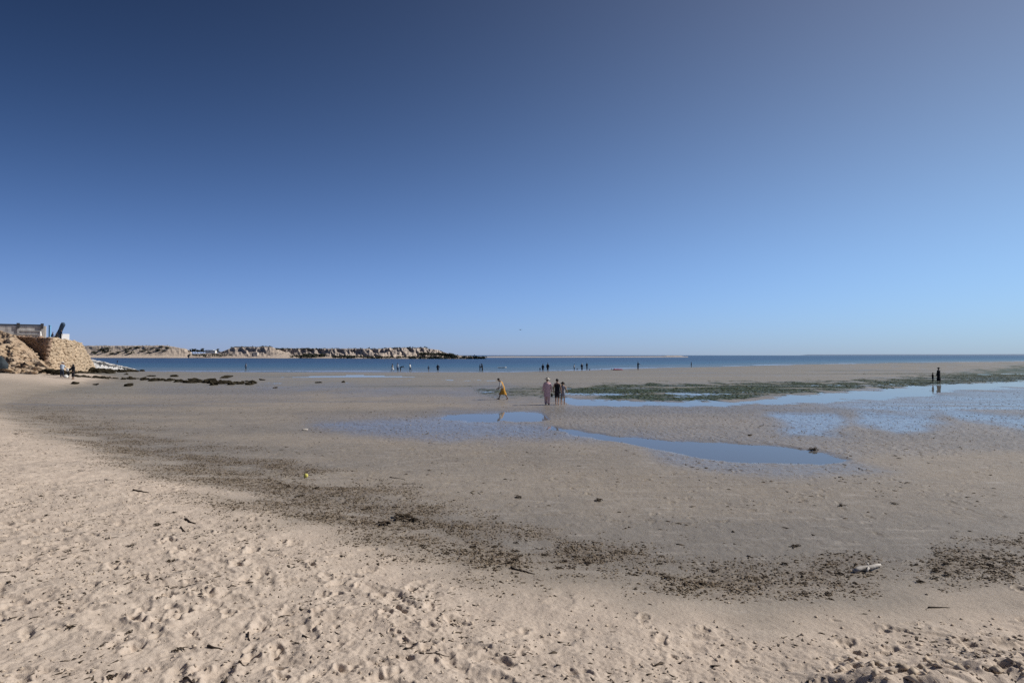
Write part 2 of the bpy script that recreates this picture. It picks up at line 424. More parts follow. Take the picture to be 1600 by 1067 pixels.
g = G('sand')
mk = g.attr('masks'); a2 = g.n('Attribute', attribute_name='masks'); filmv = a2.outputs['Alpha']
mo = list(g.attr('more'))[:3]; fa = g.n('Attribute', attribute_name='more'); mo.append(fa.outputs['Alpha'])
big = g.noise(0.35, 5, 0.6); mid = g.noise(2.2, 6, 0.6); fine = g.noise(38, 5, 0.7); grain = g.noise(240, 3, 0.7); speck = g.noise(13, 6, 0.75)
dryc = g.mix(g.rng(mid, 0.3, 0.7), (0.46, 0.379, 0.309), (0.548, 0.459, 0.377))
dryc = g.mix(g.math('MULTIPLY', g.rng(big, 0.45, 0.7), 0.5), dryc, (0.47, 0.395, 0.325))
dryc = g.mix(g.rng(speck, 0.58, 0.72, 0, 0.6), dryc, (0.30, 0.23, 0.17))
dryc = g.mix(g.rng(g.noise(0.9, 7, 0.72), 0.52, 0.66, 0, 0.38), dryc, (0.32, 0.275, 0.235))
dryc = g.mix(g.rng(fine, 0.62, 0.80, 0, 0.6), dryc, (0.25, 0.18, 0.13))
wetc = g.mix(g.rng(mid, 0.3, 0.7), (0.265, 0.228, 0.185), (0.315, 0.275, 0.226))
wetc = g.mix(g.math('MULTIPLY', g.rng(big, 0.4, 0.65), 0.5), wetc, (0.285, 0.24, 0.188))
wetc = g.mix(g.rng(speck, 0.56, 0.72, 0, 0.45), wetc, (0.33, 0.29, 0.24))
wetc = g.mix(g.rng(g.noise(9, 6, 0.75), 0.58, 0.72, 0, 0.5), wetc, (0.13, 0.10, 0.075))
wetc = g.mix(g.math('MULTIPLY', mo[0], 0.75), wetc, (0.185, 0.168, 0.148))
dash = g.noise(1.6, 5, 0.7, stretch=(0.55, 2.2, 1)); dash2 = g.noise(4.0, 5, 0.7, stretch=(0.6, 1.8, 1))
wetc = g.mix(g.rng(dash, 0.55, 0.68, 0, 0.65), wetc, (0.37, 0.335, 0.295))
wetc = g.mix(g.rng(dash2, 0.57, 0.70, 0, 0.6), wetc, (0.14, 0.118, 0.095))
wetc = g.mix(g.math('MULTIPLY', mo[3], 0.55), wetc, (0.23, 0.222, 0.195))
c = g.mix(mk[0], wetc, dryc)
c = g.mix(g.math('MULTIPLY', filmv, 0.7), c, (0.165, 0.158, 0.15))
wn = g.noise(7.5, 7, 0.72)
wf = g.math('MULTIPLY', g.rng(mk[1], 0.05, 0.75), g.rng(wn, 0.42, 0.66, 0.34, 1.0))
c = g.mix(g.math('MULTIPLY', wf, 0.78), c, g.mix(g.rng(fine, 0.35, 0.65), (0.105, 0.078, 0.052), (0.215, 0.166, 0.115)))
an = g.noise(3.0, 6, 0.7)
af = g.math('MULTIPLY', mk[2], g.rng(an, 0.3, 0.55, 0.72, 1.0))
c = g.mix(af, c, g.mix(g.rng(g.noise(0.9, 5, 0.7), 0.35, 0.65), (0.024, 0.042, 0.016), (0.055, 0.078, 0.032)))
rg = g.mix(filmv, 0.62, 0.16) if False else g.math('SUBTRACT', g.math('ADD', 0.56, g.math('MULTIPLY', mk[0], 0.36)), g.math('MULTIPLY', filmv, 0.40))
g.set(Base_Color=c, Roughness=rg)
sp = g.math('ADD', 0.18, g.math('MULTIPLY', filmv, 0.4)); g.l(sp, g.b.inputs['Specular IOR Level'])
hb = g.math('ADD', g.math('MULTIPLY', fine, 0.35), g.math('MULTIPLY', speck, 0.9))
g.bump(hb, g.math('SUBTRACT', 0.62, g.math('MULTIPLY', filmv, 0.5)), 0.03)
tag(link('sand_beach', me, g.m), 'pale trampled sand running down to a damp grey tidal flat', kind='structure')

# ---------------------------------------------------------------- water
def thin_water(name, tint, rough, bumps=None):
    g = G(name); g.t.nodes.remove(g.b)
    tr = g.n('BsdfTransparent'); tr.inputs[0].default_value = (*tint, 1)
    gl = g.n('BsdfGlossy'); gl.inputs['Roughness'].default_value = rough; gl.inputs[0].default_value = (1, 1, 1, 1)
    fr = g.n('Fresnel'); fr.inputs[0].default_value = 1.5
    mx = g.n('MixShader'); g.l(fr.outputs[0], mx.inputs[0]); g.l(tr.outputs[0], mx.inputs[1]); g.l(gl.outputs[0], mx.inputs[2])
    if bumps:
        b = g.n('Bump'); b.inputs['Strength'].default_value = bumps[1]; b.inputs['Distance'].default_value = 0.01
        g.l(g.noise(bumps[0], 3, 0.5, stretch=(1, 0.45, 1)), b.inputs['Height']); g.l(b.outputs[0], gl.inputs['Normal'])
    df = g.n('BsdfDiffuse'); df.inputs[0].default_value = (0.30, 0.30, 0.29, 1)
    m3 = g.n('MixShader'); m3.inputs[0].default_value = 0.24; g.l(mx.outputs[0], m3.inputs[1]); g.l(df.outputs[0], m3.inputs[2])
    g.l(m3.outputs[0], g.o.inputs[0]); return g.m
PW = thin_water('pool_water', (0.80, 0.84, 0.86), 0.03, (6.0, 0.10))
zq = z.copy()
wetreg = {}
fy = gy > 3
for k, poly in POOLS.items():
    m = np.zeros(z.shape); pl = [(poly, 1.0)]
    m[fy] = masked(gu[fy], gv[fy], pl, 40, np.zeros(fy.sum())); wetreg[k] = m > 0.01
m = np.zeros(z.shape); m[fy] = masked(gu[fy], gv[fy], PART, 40, np.zeros(fy.sum()))
rest = (m > 0.01)
wetreg['near'] |= rest & (gu < 860) & (gv > 640)
wetreg['long'] |= rest & (gu > 860) & (gv > 655) & (gu < 1215 + (gv - 690) * 6)
wetreg['channel'] |= rest & ~wetreg['near'] & ~wetreg['long']
wetreg['long'] &= ~wetreg['near']; wetreg['channel'] &= ~wetreg['near'] & ~wetreg['long']
LAB = {'near': 'small mirror-like tide pool in front of the four walkers with a rippled wet margin',
       'long': 'long bluish tide pool curving across the middle of the damp sand',
       'channel': 'shallow water channel along the green weed, reaching the person in the long black robe'}
for k, nm in (('near', 'tide_pool'), ('long', 'tide_pool'), ('channel', 'tidal_channel')):
    low = wetreg[k] & (z < 0.004) & (TH < R(52.1)) & (flat > 0.9)
    st_ = 3
    cell = low[:-1, :-1] | low[1:, :-1] | low[:-1, 1:] | low[1:, 1:]
    ni, nj = (nr - 1) // st_, 1349 // st_
    blk = cell[:ni * st_, :nj * st_].reshape(ni, st_, nj, st_).any((1, 3))
    ib, jb = np.nonzero(blk)
    vid = {}; VV = []; FF = []
    def vert(i, j):
        key = (i, j)
        if key not in vid:
            vid[key] = len(VV); VV.append((gx[i * st_, j * st_], gy[i * st_, j * st_], {'near': 0.0, 'long': -0.004, 'channel': 0.003}[k]))
        return vid[key]
    for i, j in zip(ib, jb): FF.append((vert(i + 1, j), vert(i + 1, j + 1), vert(i, j + 1), vert(i, j)))
    if FF: tag(link(nm, mesh_np(nm, VV, np.array(FF)[:, ::-1]), PW), LAB[k], kind='structure')

# the lagoon
srr = np.concatenate([np.linspace(95, 420, 60), np.geomspace(430, 60000, 40)])
sth = np.radians(np.linspace(-62, 75, 150))
SR, ST = np.meshgrid(srr, sth, indexing='ij')
sx, sy = SR * np.sin(ST), SR * np.cos(ST)
bz = base_height(sx, sy, full=False)
depth = np.clip((SEA_Z - bz), 0, 2)
ii, jj = np.meshgrid(np.arange(len(srr) - 1), np.arange(len(sth) - 1), indexing='ij'); n2 = len(sth)
F = np.stack([(ii + 1) * n2 + jj, (ii + 1) * n2 + jj + 1, ii * n2 + jj + 1, ii * n2 + jj], -1).reshape(-1, 4)
me = mesh_np('lagoon_water', np.stack([sx, sy, np.full(sx.shape, SEA_Z)], -1).reshape(-1, 3), F[:, ::-1])
dd = (depth / 2).reshape(-1); vcol(me, 'depth', np.stack([dd, dd, dd, np.ones_like(dd)], -1))
g = G('lagoon_water')
dp = g.attr('depth')
wv = g.noise(0.5, 4, 0.6, stretch=(0.25, 1, 1)); wb = g.noise(0.02, 3, 0.6, stretch=(0.3, 1, 1))
cw = g.mix(g.rng(dp[0], 0.0, 0.35), (0.12, 0.15, 0.15), (0.030, 0.085, 0.125))
cw = g.mix(g.rng(dp[0], 0.3, 1.0), cw, (0.008, 0.024, 0.058))
cw = g.mix(g.rng(wb, 0.4, 0.65, 0, 0.35), cw, (0.012, 0.05, 0.075))
g.set(Base_Color=cw, Roughness=0.28, IOR=1.33); g.b.inputs['Specular IOR Level'].default_value = 0.17
g.bump(wv, 0.35, 0.5)
tag(link('lagoon_water', me, g.m), 'calm deep blue lagoon water, paler along the shallow edge', kind='structure')
# ---------------------------------------------------------------- far shores
def land(name, label, us, prof, Y0, rock, mat, vb=0.3, back=250.0, seed=1, gully=0.0, ncol=520):
    """a strip of far coast: prof maps u to the row of its skyline in the photograph, Y0 maps u to the distance of its beach"""
    u = np.linspace(us[0], us[1], ncol)
    y0 = np.interp(u, *zip(*Y0)); vt = np.interp(u, *zip(*prof))
    n1 = fbm(u * 0.11, u * 0 + seed, seed, 4)
    vt = vt - 0.35 * fbm(u * 0.16, u * 0 + seed * 3.1, seed + 5, 4) * (vt < 553)
    H = (555 - vt) / 950 * (y0 + 60) + EYE - SEA_Z
    H = np.maximum(H, 1.2)
    rk = np.interp(u, *zip(*rock))
    #       depth behind the beach, share of the height
    rows = [(-25, -0.25), (0, 0.0), (4, 0.05), (12, 0.10), (20, 0.13), (24, 0.18), (28, 0.26), (32, 0.34), (36, 0.42), (40, 0.50), (44, 0.58), (47, 0.66), (50, 0.74), (52, 0.82), (54, 0.90), (56, 0.96), (60, 1.0), (75, 1.005), (120, 1.0), (back, 0.98), (back + 60, -0.2)]
    V = []; K = []
    for k, (d, h) in enumerate(rows):
        cl = 1.0 if 0.12 < h < 0.97 and d < 58 else 0.0
        gl = np.abs(fbm(u * 0.055 + 0.5 * h, u * 0 + h * 0.9 + seed, seed + 9, 4)) - 0.35
        dd = d + cl * gully * (gl * 15 * rk + 2 * pn(u * 0.3, u * 0 + h * 4, seed + 2) * rk)
        Yd = y0 + dd
        hh = H * (h + (0.03 * pn(u * 0.2, u * 0 + h * 5, seed + 3) * rk if 0.15 < h < 0.95 else 0))
        if h < 0.2 and h > 0: hh = np.minimum(hh, vb + 1.6 * h / 0.1)
        if h == 0: hh = hh * 0 + 0.02
        X = (u - 800) / 950 * (y0 + 40) * (1 + (dd - 40) / (y0 + 40) * 1.0)
        V.append(np.stack([X, Yd, hh + SEA_Z], -1))
        K.append(np.stack([rk * (ss(0.12, 0.3, h)), np.full(ncol, h), np.clip(gl + 0.35, 0, 1), np.ones(ncol)], -1))
    V = np.array(V); nr_ = len(rows)
    ii, jj = np.meshgrid(np.arange(nr_ - 1), np.arange(ncol - 1), indexing='ij')
    F = np.stack([ii * ncol + jj, ii * ncol + jj + 1, (ii + 1) * ncol + jj + 1, (ii + 1) * ncol + jj], -1).reshape(-1, 4)
    me = mesh_np(name, V.reshape(-1, 3), F)
    vcol(me, 'kind', np.array(K).reshape(-1, 4))
    return tag(link(name, me, mat), label, kind='structure')
def land_mat(name, sand, sand2, rock1, rock2):
    g = G(name); k = g.attr('kind')
    n = g.noise(0.09, 6, 0.7); n2 = g.noise(0.35, 5, 0.7); n3 = g.noise(0.03, 4, 0.6)
    c = g.mix(g.rng(n3, 0.35, 0.65), sand, sand2)
    rc = g.mix(g.rng(n2, 0.35, 0.65), rock1, rock2)
    rc = g.mix(g.rng(n, 0.46, 0.58), rc, sand2)
    rc = g.mix(g.math('MULTIPLY', g.rng(k[1], 0.62, 0.25), g.rng(n3, 0.40, 0.55)), rc, sand)
    c = g.mix(g.math('MULTIPLY', k[0], g.rng(n, 0.30, 0.42, 0.55, 1)), c, rc)
    g.set(Base_Color=c, Roughness=0.95); g.b.inputs['Specular IOR Level'].default_value = 0.1
    g.bump(n2, 0.6, 1.5); return g.m
M_dune = land_mat('dune_sand', (0.50, 0.415, 0.34), (0.55, 0.465, 0.385), (0.20, 0.165, 0.145), (0.27, 0.225, 0.195))
M_cliff = land_mat('cliff_rock', (0.52, 0.43, 0.35), (0.46, 0.39, 0.335), (0.25, 0.22, 0.205), (0.43, 0.375, 0.34))
M_pale = land_mat('hazed_far_sand', (0.35, 0.335, 0.335), (0.40, 0.38, 0.375), (0.25, 0.25, 0.27), (0.31, 0.305, 0.315))  # pale far sand with distance haze put into its colour
M_blue = land_mat('hazed_far_hills', (0.17, 0.24, 0.35), (0.20, 0.265, 0.37), (0.15, 0.2, 0.3), (0.18, 0.23, 0.33))  # blue of distant haze put into the base colours
SH = [(60, 900), (300, 830), (460, 740), (600, 650), (760, 620), (900, 660), (1060, 760), (1300, 1500)]
land('cliff_coast', 'ragged grey-brown cliffs across the lagoon with gullies and sand aprons', (405, 752),
     [(405, 545), (425, 544.3), (480, 544.2), (520, 545), (560, 544.6), (600, 545), (606, 543.6), (636, 543.6), (650, 544), (655, 543), (664, 543.6), (672, 545.2), (686, 546.6), (692, 549.5), (702, 552.5), (716, 555.4), (735, 557), (752, 558.4)],
     [(405, 790), (460, 745), (600, 650), (752, 622)], [(405, 1), (690, 1), (705, 0.5), (752, 0.2)], M_cliff, seed=7, gully=1.0, ncol=800)
land('sand_hill', 'flat-topped brown hill with a pale sand slope down its right side', (296, 468),
     [(296, 553), (340, 551.5), (350, 548), (358, 545), (364, 542.8), (380, 542.4), (400, 542.2), (423, 541.8), (430, 543.8), (440, 548), (455, 553), (468, 557.2)],
     [(296, 800), (468, 715)], [(296, 0.3), (350, 0.5), (365, 0.7), (385, 1), (418, 1), (424, 0.1), (468, 0.0)], M_cliff, seed=17, gully=0.7, ncol=420)
land('dune_ridge', 'long pale dune ridge across the water speckled with dark bushes', (40, 300),
     [(40, 541), (120, 540.6), (170, 540.2), (238, 540), (250, 539.6), (262, 540), (270, 541.4), (280, 543.5), (291, 544.8), (296, 547.5), (300, 551)],
     [(40, 905), (300, 825)], [(40, 0.3), (200, 0.3), (268, 0.4), (290, 0.7), (300, 0.4)], M_dune, seed=27, gully=0.4, ncol=420)
land('low_shore', 'thin pale sand shore running out along the horizon', (700, 1075),
     [(700, 557.8), (760, 557.0), (800, 556.7), (850, 557.0), (900, 556.6), (950, 557), (1000, 556.8), (1036, 556.6), (1042, 555.6), (1062, 555.6), (1070, 557.4), (1075, 558)],
     [(700, 900), (1075, 1050)], [(700, 0.2), (1030, 0.2), (1040, 0.9), (1062, 0.9), (1075, 0.2)], M_pale, seed=37, gully=0.2, ncol=420)
land('faint_coast', 'very faint bluish strip of coast on the right horizon', (1055, 2050),
     [(1055, 555.6), (1120, 555.4), (1250, 555.0), (1262, 553.9), (1400, 553.6), (1500, 553.7), (1600, 553.3), (1900, 553.2), (2050, 555)],
     [(1055, 5200), (2050, 6400)], [(1055, 0.4), (2050, 0.4)], M_blue, back=900, seed=47, ncol=420)

# bushes, trees and houses across the water
def blob_mesh(name, seed, sub=2, amp=0.35, flat=0.8):
    bm = bmesh.new(); bmesh.ops.create_icosphere(bm, subdivisions=sub, radius=1.0)
    r = np.random.default_rng(seed); off = r.uniform(0, 50, 3)
    for v in bm.verts:
        n = v.co.normalized()
        k = 1 + amp * float(pn(np.array([n.x * 1.7 + off[0]]), np.array([n.y * 1.7 + n.z * 1.3 + off[1]]), seed)[0]) + 0.5 * amp * float(pn(np.array([n.x * 4 + off[1]]), np.array([n.z * 4 + n.y * 3 + off[2]]), seed + 3)[0])
        v.co = n * k; v.co.z *= flat
    me = bpy.data.meshes.new(name); bm.to_mesh(me); bm.free(); return me
def leaf_cloud(name, seed, n=140, size=0.22, flat=0.75):
    """a crown as many small leaf faces spread through an uneven volume"""
    r = np.random.default_rng(seed); V = []; F = []
    cl = r.normal(0, 0.48, (9, 3)); cl[:, 2] = np.abs(cl[:, 2]) * flat
    for k in range(n):
        c = cl[r.integers(9)] + r.normal(0, 0.22, 3); c[2] = max(c[2], 0.02)
        a = r.normal(0, 1, 3); a /= np.linalg.norm(a); b = np.cross(a, r.normal(0, 1, 3)); b /= np.linalg.norm(b) + 1e-9
        s = size * r.uniform(0.6, 1.3); i = len(V)
        V += [c - a * s, c + b * s * 0.7, c + a * s, c - b * s * 0.7]; F.append((i, i + 1, i + 2, i + 3))
    return mesh_np(name, np.array(V), np.array(F), False)
M_leaf = simple('dark_scrub', (0.040, 0.046, 0.030), 0.9, 0.5, 1.5)
M_bark = simple('bark', (0.10, 0.075, 0.055), 0.9, 0.3, 4)
bushes = [leaf_cloud('bush', 60 + k, 90, 0.34) for k in range(5)]
for b in bushes: b.materials.append(M_leaf)
def hit_land(u, v, Yg):
    return A(u, v, Yg)
bush_px = [(127, 545.5), (128, 548), (133, 551), (146, 549.5), (149, 551), (158, 546), (165, 549), (168, 544), (176, 552), (186, 550), (197, 545), (199, 548.5), (203, 551.5), (204, 543.5), (215, 542.5), (222, 548), (228, 545.5), (233, 550), (238, 543.5), (246, 546.5), (252, 541), (256, 548), (262, 543)]
def slope_depth(u, v, prof_y):
    """distance of a dune face at photo pixel u, v (face leans back from 24 to 60 m behind the beach)"""
    y0 = prof_y
    t = np.clip((557.5 - v) / 16.0, 0, 1)
    return y0 + 20 + 36 * t
for k, (u, v) in enumerate(bush_px):
    Yd = slope_depth(u, v, np.interp(u, [40, 300], [905, 825])) - 3
    p = A(u, v, Yd); r = np.random.default_rng(900 + k)
    o = link('bush', bushes[k % 5]); sc = r.uniform(2.2, 4.2)
    o.location = p - Vector((0, 0, 1.0)); o.scale = (sc * 1.25, sc, sc * 0.62); o.rotation_euler = (0, 0, r.uniform(0, 6.28))
    tag(o, 'dark scrubby bush on the face of the pale dune ridge across the water', 'bush', 'bushes on the far dune ridge')
def scrub(name, label, spots, n, size, seed):
    """vegetation that reads as one mass"""
    r = np.random.default_rng(seed); V = []; F = []
    for k in range(n):
        s = spots[r.integers(len(spots))]
        u = r.uniform(s[0], s[1]); base = np.interp(u, (s[0], s[1]), (s[2], s[3])); v = base - r.uniform(0, 1) ** 1.5 * s[4]
        p = A(u, v, s[5] + r.uniform(-6, 6)); q = size * r.uniform(0.5, 1.4)
        for m in range(7):
            c = np.array(p) + r.normal(0, q * 0.6, 3) * np.array([1.3, 1, 0.6])
            a = r.normal(0, 1, 3); a /= np.linalg.norm(a); b = np.cross(a, r.normal(0, 1, 3)); b /= np.linalg.norm(b)
            i = len(V); V += [c - a * q * .6, c + b * q * .45, c + a * q * .6, c - b * q * .45]; F.append((i, i + 1, i + 2, i + 3))
    me = mesh_np(name, np.array(V), np.array(F), False)
    return tag(link(name, me, M_leaf), label, kind='stuff')
scrub('scrub', 'dark scrub along the foot of the cliffs across the water',
      [(455, 520, 557.3, 558, 1.6, 735), (520, 560, 558.0, 558.3, 2.0, 690), (560, 640, 559, 559.4, 2.2, 655), (640, 700, 559.4, 559.4, 2.2, 632), (296, 410, 555.6, 556, 2.0, 800), (472, 512, 556.2, 556.6, 3.0, 745)], 620, 1.3, 5)
scrub('scrub', 'dark scrub along the flat tops of the ridge, hill and cliffs',
      [(120, 262, 541.4, 541.2, 1.0, 955), (362, 424, 543.4, 542.8, 1.2, 845), (430, 600, 545.8, 546.2, 1.8, 775), (600, 668, 545.2, 544.6, 1.5, 715), (655, 692, 553, 553.5, 1.0, 668)], 620, 1.2, 6)
scrub('scrub', 'dark grove at the right tip of the cliffs, running down to the water',
      [(700, 745, 559.2, 560, 3.4, 622), (690, 712, 555, 557.4, 3.0, 640), (742, 757, 560.0, 560.2, 1.8, 618)], 330, 1.2, 7)
trees = [leaf_cloud('crown', 80 + k, 120, 0.30, 1.0) for k in range(4)]
for b in trees: b.materials.append(M_leaf)
def trunk_mesh(h, r0):
    bm = bmesh.new()
    bmesh.ops.create_cone(bm, segments=6, radius1=r0, radius2=r0 * 0.5, depth=h, cap_ends=True, matrix=Matrix.Translation((0, 0, h / 2)))
    for k in range(3):
        a = k * 2.1
        bmesh.ops.create_cone(bm, segments=5, radius1=r0 * 0.45, radius2=r0 * 0.15, depth=h * 0.5, cap_ends=True,
                              matrix=Matrix.Translation((math.cos(a) * h * 0.14, math.sin(a) * h * 0.14, h * 0.95)) @ Matrix.Rotation(a, 4, 'Z') @ Matrix.Rotation(0.6, 4, 'Y'))
    me = bpy.data.meshes.new('trunk'); bm.to_mesh(me); bm.free(); me.materials.append(M_bark); return me
TRK = trunk_mesh(3.4, 0.35)
for k, (u, v, h) in enumerate([(297, 551, 5), (301, 551, 6), (305, 551, 6), (309, 551, 5.2), (314, 551.4, 6.2), (318, 551, 5), (323, 551, 4.4), (335, 551.2, 4.4), (338, 551.5, 5.8), (341, 551.5, 5.2), (700, 556, 3.5), (706, 557.5, 3.5), (713, 558, 3.2)]):
    Yd = 815 if u < 400 else 640
    r = np.random.default_rng(700 + k); p = A(u, v, Yd)
    e = empty('tree', p - Vector((0, 0, 1.2)), r.uniform(0, 6.28), 'dark tree in the grove between the dune ridge and the brown hill' if u < 400 else 'small dark tree on the slope at the tip of the far cliffs', 'tree',
              'trees in the grove across the water' if u < 400 else 'trees at the tip of the cliffs')
    e.scale = (h / 6,) * 3
    link('trunk', TRK, None, e); c = link('crown', trees[k % 4], None, e, (0, 0, 3.0)); c.scale = (2.6, 2.6, 2.6)
M_white = simple('white_wall', (0.74, 0.73, 0.70), 0.8, 0.08)
M_gray = simple('weathered_wall', (0.40, 0.385, 0.37), 0.85, 0.25, 2)
M_dark = simple('dark_opening', (0.05, 0.05, 0.055), 0.6, 0.1)
def box(bm, x0, x1, y0, y1, z0, z1):
    v = [bm.verts.new(c) for c in ((x0, y0, z0), (x1, y0, z0), (x1, y1, z0), (x0, y1, z0), (x0, y0, z1), (x1, y0, z1), (x1, y1, z1), (x0, y1, z1))]
    for f in ((3, 2, 1, 0), (4, 5, 6, 7), (0, 1, 5, 4), (1, 2, 6, 5), (2, 3, 7, 6), (3, 0, 4, 7)): bm.faces.new([v[i] for i in f])
def boxes(name, mat, parent, *bs, bevel=0.0):
    bm = bmesh.new()
    for b in bs: box(bm, *b)
    if bevel: bmesh.ops.bevel(bm, geom=bm.edges[:], offset=bevel, segments=1, affect='EDGES')
    return from_bm(name, bm, mat, parent)
def house(u, v, Yd, w_, h_, label, mat, nwin):
    e = empty('house', A(u, v, Yd), R(8), label, 'house')
    boxes('wall', mat, e, (-w_ / 2, w_ / 2, 0, 6, -1, h_))
    boxes('roof', mat, e, (-w_ / 2 - .2, w_ / 2 + .2, -.2, 6.2, h_ + .003, h_ + .35))
    for k in range(nwin):
        x = -w_ / 2 + (k + .5) * w_ / nwin
        boxes('window', M_dark, e, (x - .5, x + .5, -.03, .1, h_ * .4, h_ * .4 + 1.1))
house(327, 551.0, 808, 9.5, 3.2, 'long white flat-roofed house among the dark grove across the water', M_white, 3)
house(333.5, 550.6, 806, 4.5, 2.4, 'small white annex to the right of the long white house in the grove', M_white, 1)
house(399, 556.0, 770, 5.0, 4.2, 'pale block house at the foot of the flat-topped brown hill', simple('pale_render', (0.55, 0.5, 0.44), 0.9, 0.15), 1)

# ---------------------------------------------------------------- the headland at the left: rock, stone wall, hut, terrace
M_tan = G('tan_rock')
_n = M_tan.noise(0.9, 7, 0.7); _m = M_tan.noise(0.22, 5, 0.6)
M_tan.set(Base_Color=M_tan.mix(M_tan.rng(_n, 0.35, 0.6), (0.26, 0.17, 0.105), M_tan.mix(M_tan.rng(_m, 0.4, 0.6), (0.42, 0.315, 0.21), (0.48, 0.375, 0.27))), Roughness=0.95)
M_tan.bump(_n, 0.8, 0.35); M_tan = M_tan.m
def face_grid(name, top, bot, Yt, Yb, mat, nu=70, nv=26, amp=1.0, sc=0.5, seed=3, parent=None, thick=9.0):
    """a weathered rock face from a bottom line up to a top line, leaning back, closed behind"""
    u = np.linspace(top[0][0], top[-1][0], nu); V = []
    vt = np.interp(u, *zip(*top)); vb = np.interp(u, *zip(*bot)); yt = np.interp(u, *zip(*Yt)); yb = np.interp(u, *zip(*Yb))
    for k in range(nv):
        t = k / (nv - 1); Yd = yb + (yt - yb) * t; v = vb + (vt - vb) * t
        X = (u - 800) / 950 * Yd; Z = EYE + (555 - v) / 950 * Yd
        n = fbm(X * sc + Yd * .2, Z * sc * 1.3 + Yd * 0.1, seed, 5, 0.6)
        led = np.abs(pn(X * sc * .5, Z * sc * 2.4, seed + 4))
        e = amp * (0.25 + 0.75 * math.sin(math.pi * min(1, t * 1.02)))
        V.append(np.stack([X + 0.2 * n * e, Yd - n * e - led * e * .8, Z + 0.25 * n * e], -1))
    b = V[-1].copy(); b[:, 1] += thick; b[:, 0] *= (b[:, 1] / V[-1][:, 1]); V.append(b)
    b2 = b.copy(); b2[:, 2] = 0; V.append(b2)
    V = np.array(V); K = nv + 2
    ii, jj = np.meshgrid(np.arange(K - 1), np.arange(nu - 1), indexing='ij')
    F = np.stack([ii * nu + jj, ii * nu + jj + 1, (ii + 1) * nu + jj + 1, (ii + 1) * nu + jj], -1).reshape(-1, 4)
    return link(name, mesh_np(name, V.reshape(-1, 3), F, False), mat, parent)
o = face_grid('rock_outcrop', [(-90, 505), (-20, 513), (0, 517), (10, 519.5), (20, 523), (30, 529), (40, 538), (50, 547), (58, 556), (66, 564), (76, 571), (84, 576)],
              [(-90, 581), (0, 581), (84, 584)], [(-90, 92), (84, 84)], [(-90, 76), (84, 76)], M_tan, amp=1.25, sc=0.5, seed=101, nu=170, nv=64)
tag(o, 'tan crumbling rock slope with dark hollows below the grey concrete wall', 'rock')

_rv = [v.co.copy() for v in o.data.vertices][:170 * 64]; _r = np.random.default_rng(5)
_ib = bmesh.new(); bmesh.ops.create_icosphere(_ib, subdivisions=1, radius=1); _bv = np.array([v.co[:] for v in _ib.verts]); _bf = np.array([[v.index for v in f.verts] for f in _ib.faces]); _ib.free()
_V = []; _F = []
for k in range(650):
    p_ = np.array(_rv[int(_r.integers(len(_rv)))]); s2_ = _r.uniform(.08, .42) ** 1.4
    _F.append(_bf + len(_V) * len(_bv)); _V.append(_bv * (1 + _r.uniform(-.4, .4, (len(_bv), 1))) * s2_ * np.array([1.2, 1, .75]) + p_)
tag(link('rubble', mesh_np('rubble', np.concatenate(_V), np.concatenate(_F), False), M_tan, o), kind='stuff')
def rock_mesh(name, seed, mat, sub=2, flat=0.7, amp=0.5):
    me = blob_mesh(name, seed, sub, amp, flat); me.materials.append(mat); return me
M_st1 = simple('weathered_shaded_stone', (0.33, 0.23, 0.165), 0.95, 0.5, 1.2, 0.4)  # weathered wall stone, darkened in colour for the face in shade
M_st2 = simple('sunlit_stone', (0.45, 0.35, 0.245), 0.95, 0.35, 1.0, 0.4)  # paler copy of the wall stone, sunlight put into its colour
def stone_wall(label, line, top, mat, n, seed, batter, bulge):
    """a battered dry-stone wall: a core, and stones too small in view to pick apart, set proud of it"""
    e = empty('stone_wall', A(line[0][0], 555, line[0][1]).xy.to_3d(), 0, label, 'wall')
    o = e.location.copy()
    r = np.random.default_rng(seed)
    us = np.array([l[0] for l in line], float); ys = np.array([l[1] for l in line], float)
    def pt(a, t):
        u = np.interp(a, np.linspace(0, 1, len(us)), us); y = np.interp(a, np.linspace(0, 1, len(us)), ys)
        zt = EYE + (555 - np.interp(u, *zip(*top))) / 950 * (y + batter * .8)
        zb = 0.3; zz = zb + (zt - zb) * t
        yy = y + batter * t + bulge * (1 - math.cos(t * 1.5)) * 0
        x = (u - 800) / 950 * y + (-0.35 * batter * t)
        return np.array([x, yy, zz])
    na, nt_ = 24, 8; V = []
    for k in range(nt_ + 2):
        for i in range(na):
            t = min(k, nt_) / nt_; p = pt(i / (na - 1), t)
            if k == nt_ + 1: p = p + np.array([-3.2, 2.4, -0.05])
            V.append(p - np.array(o))
    ii, jj = np.meshgrid(np.arange(nt_ + 1), np.arange(na - 1), indexing='ij')
    F = np.stack([ii * na + jj, ii * na + jj + 1, (ii + 1) * na + jj + 1, (ii + 1) * na + jj], -1).reshape(-1, 4)
    link('core', mesh_np('core', np.array(V), F, False), mat, e)
    base = bmesh.new(); bmesh.ops.create_icosphere(base, subdivisions=1, radius=1); bv = np.array([v.co[:] for v in base.verts]); bf = np.array([[v.index for v in f.verts] for f in base.faces]); base.free()
    VV = []; FF = []
    for k in range(n):
        a, t = r.random(), r.random() ** 0.9
        p = pt(a, t) - np.array(o); s = r.uniform(0.15, 0.34)
        q = bv * (1 + r.uniform(-0.3, 0.3, (len(bv), 1))) * np.array([s * 1.25, s * 0.9, s * 0.8])
        c, d = math.cos(r.uniform(0, 6)), 0
        m = np.array(Matrix.Rotation(r.uniform(0, 6.3), 3, 'Z') @ Matrix.Rotation(r.normal(0, .4), 3, 'X'))
        FF.append(bf + len(VV) * len(bv)); VV.append(q @ m.T + p)
    st = link('stones', mesh_np('stones', np.concatenate(VV), np.concatenate(FF), False), mat, e); st['kind'] = 'stuff'
    return e
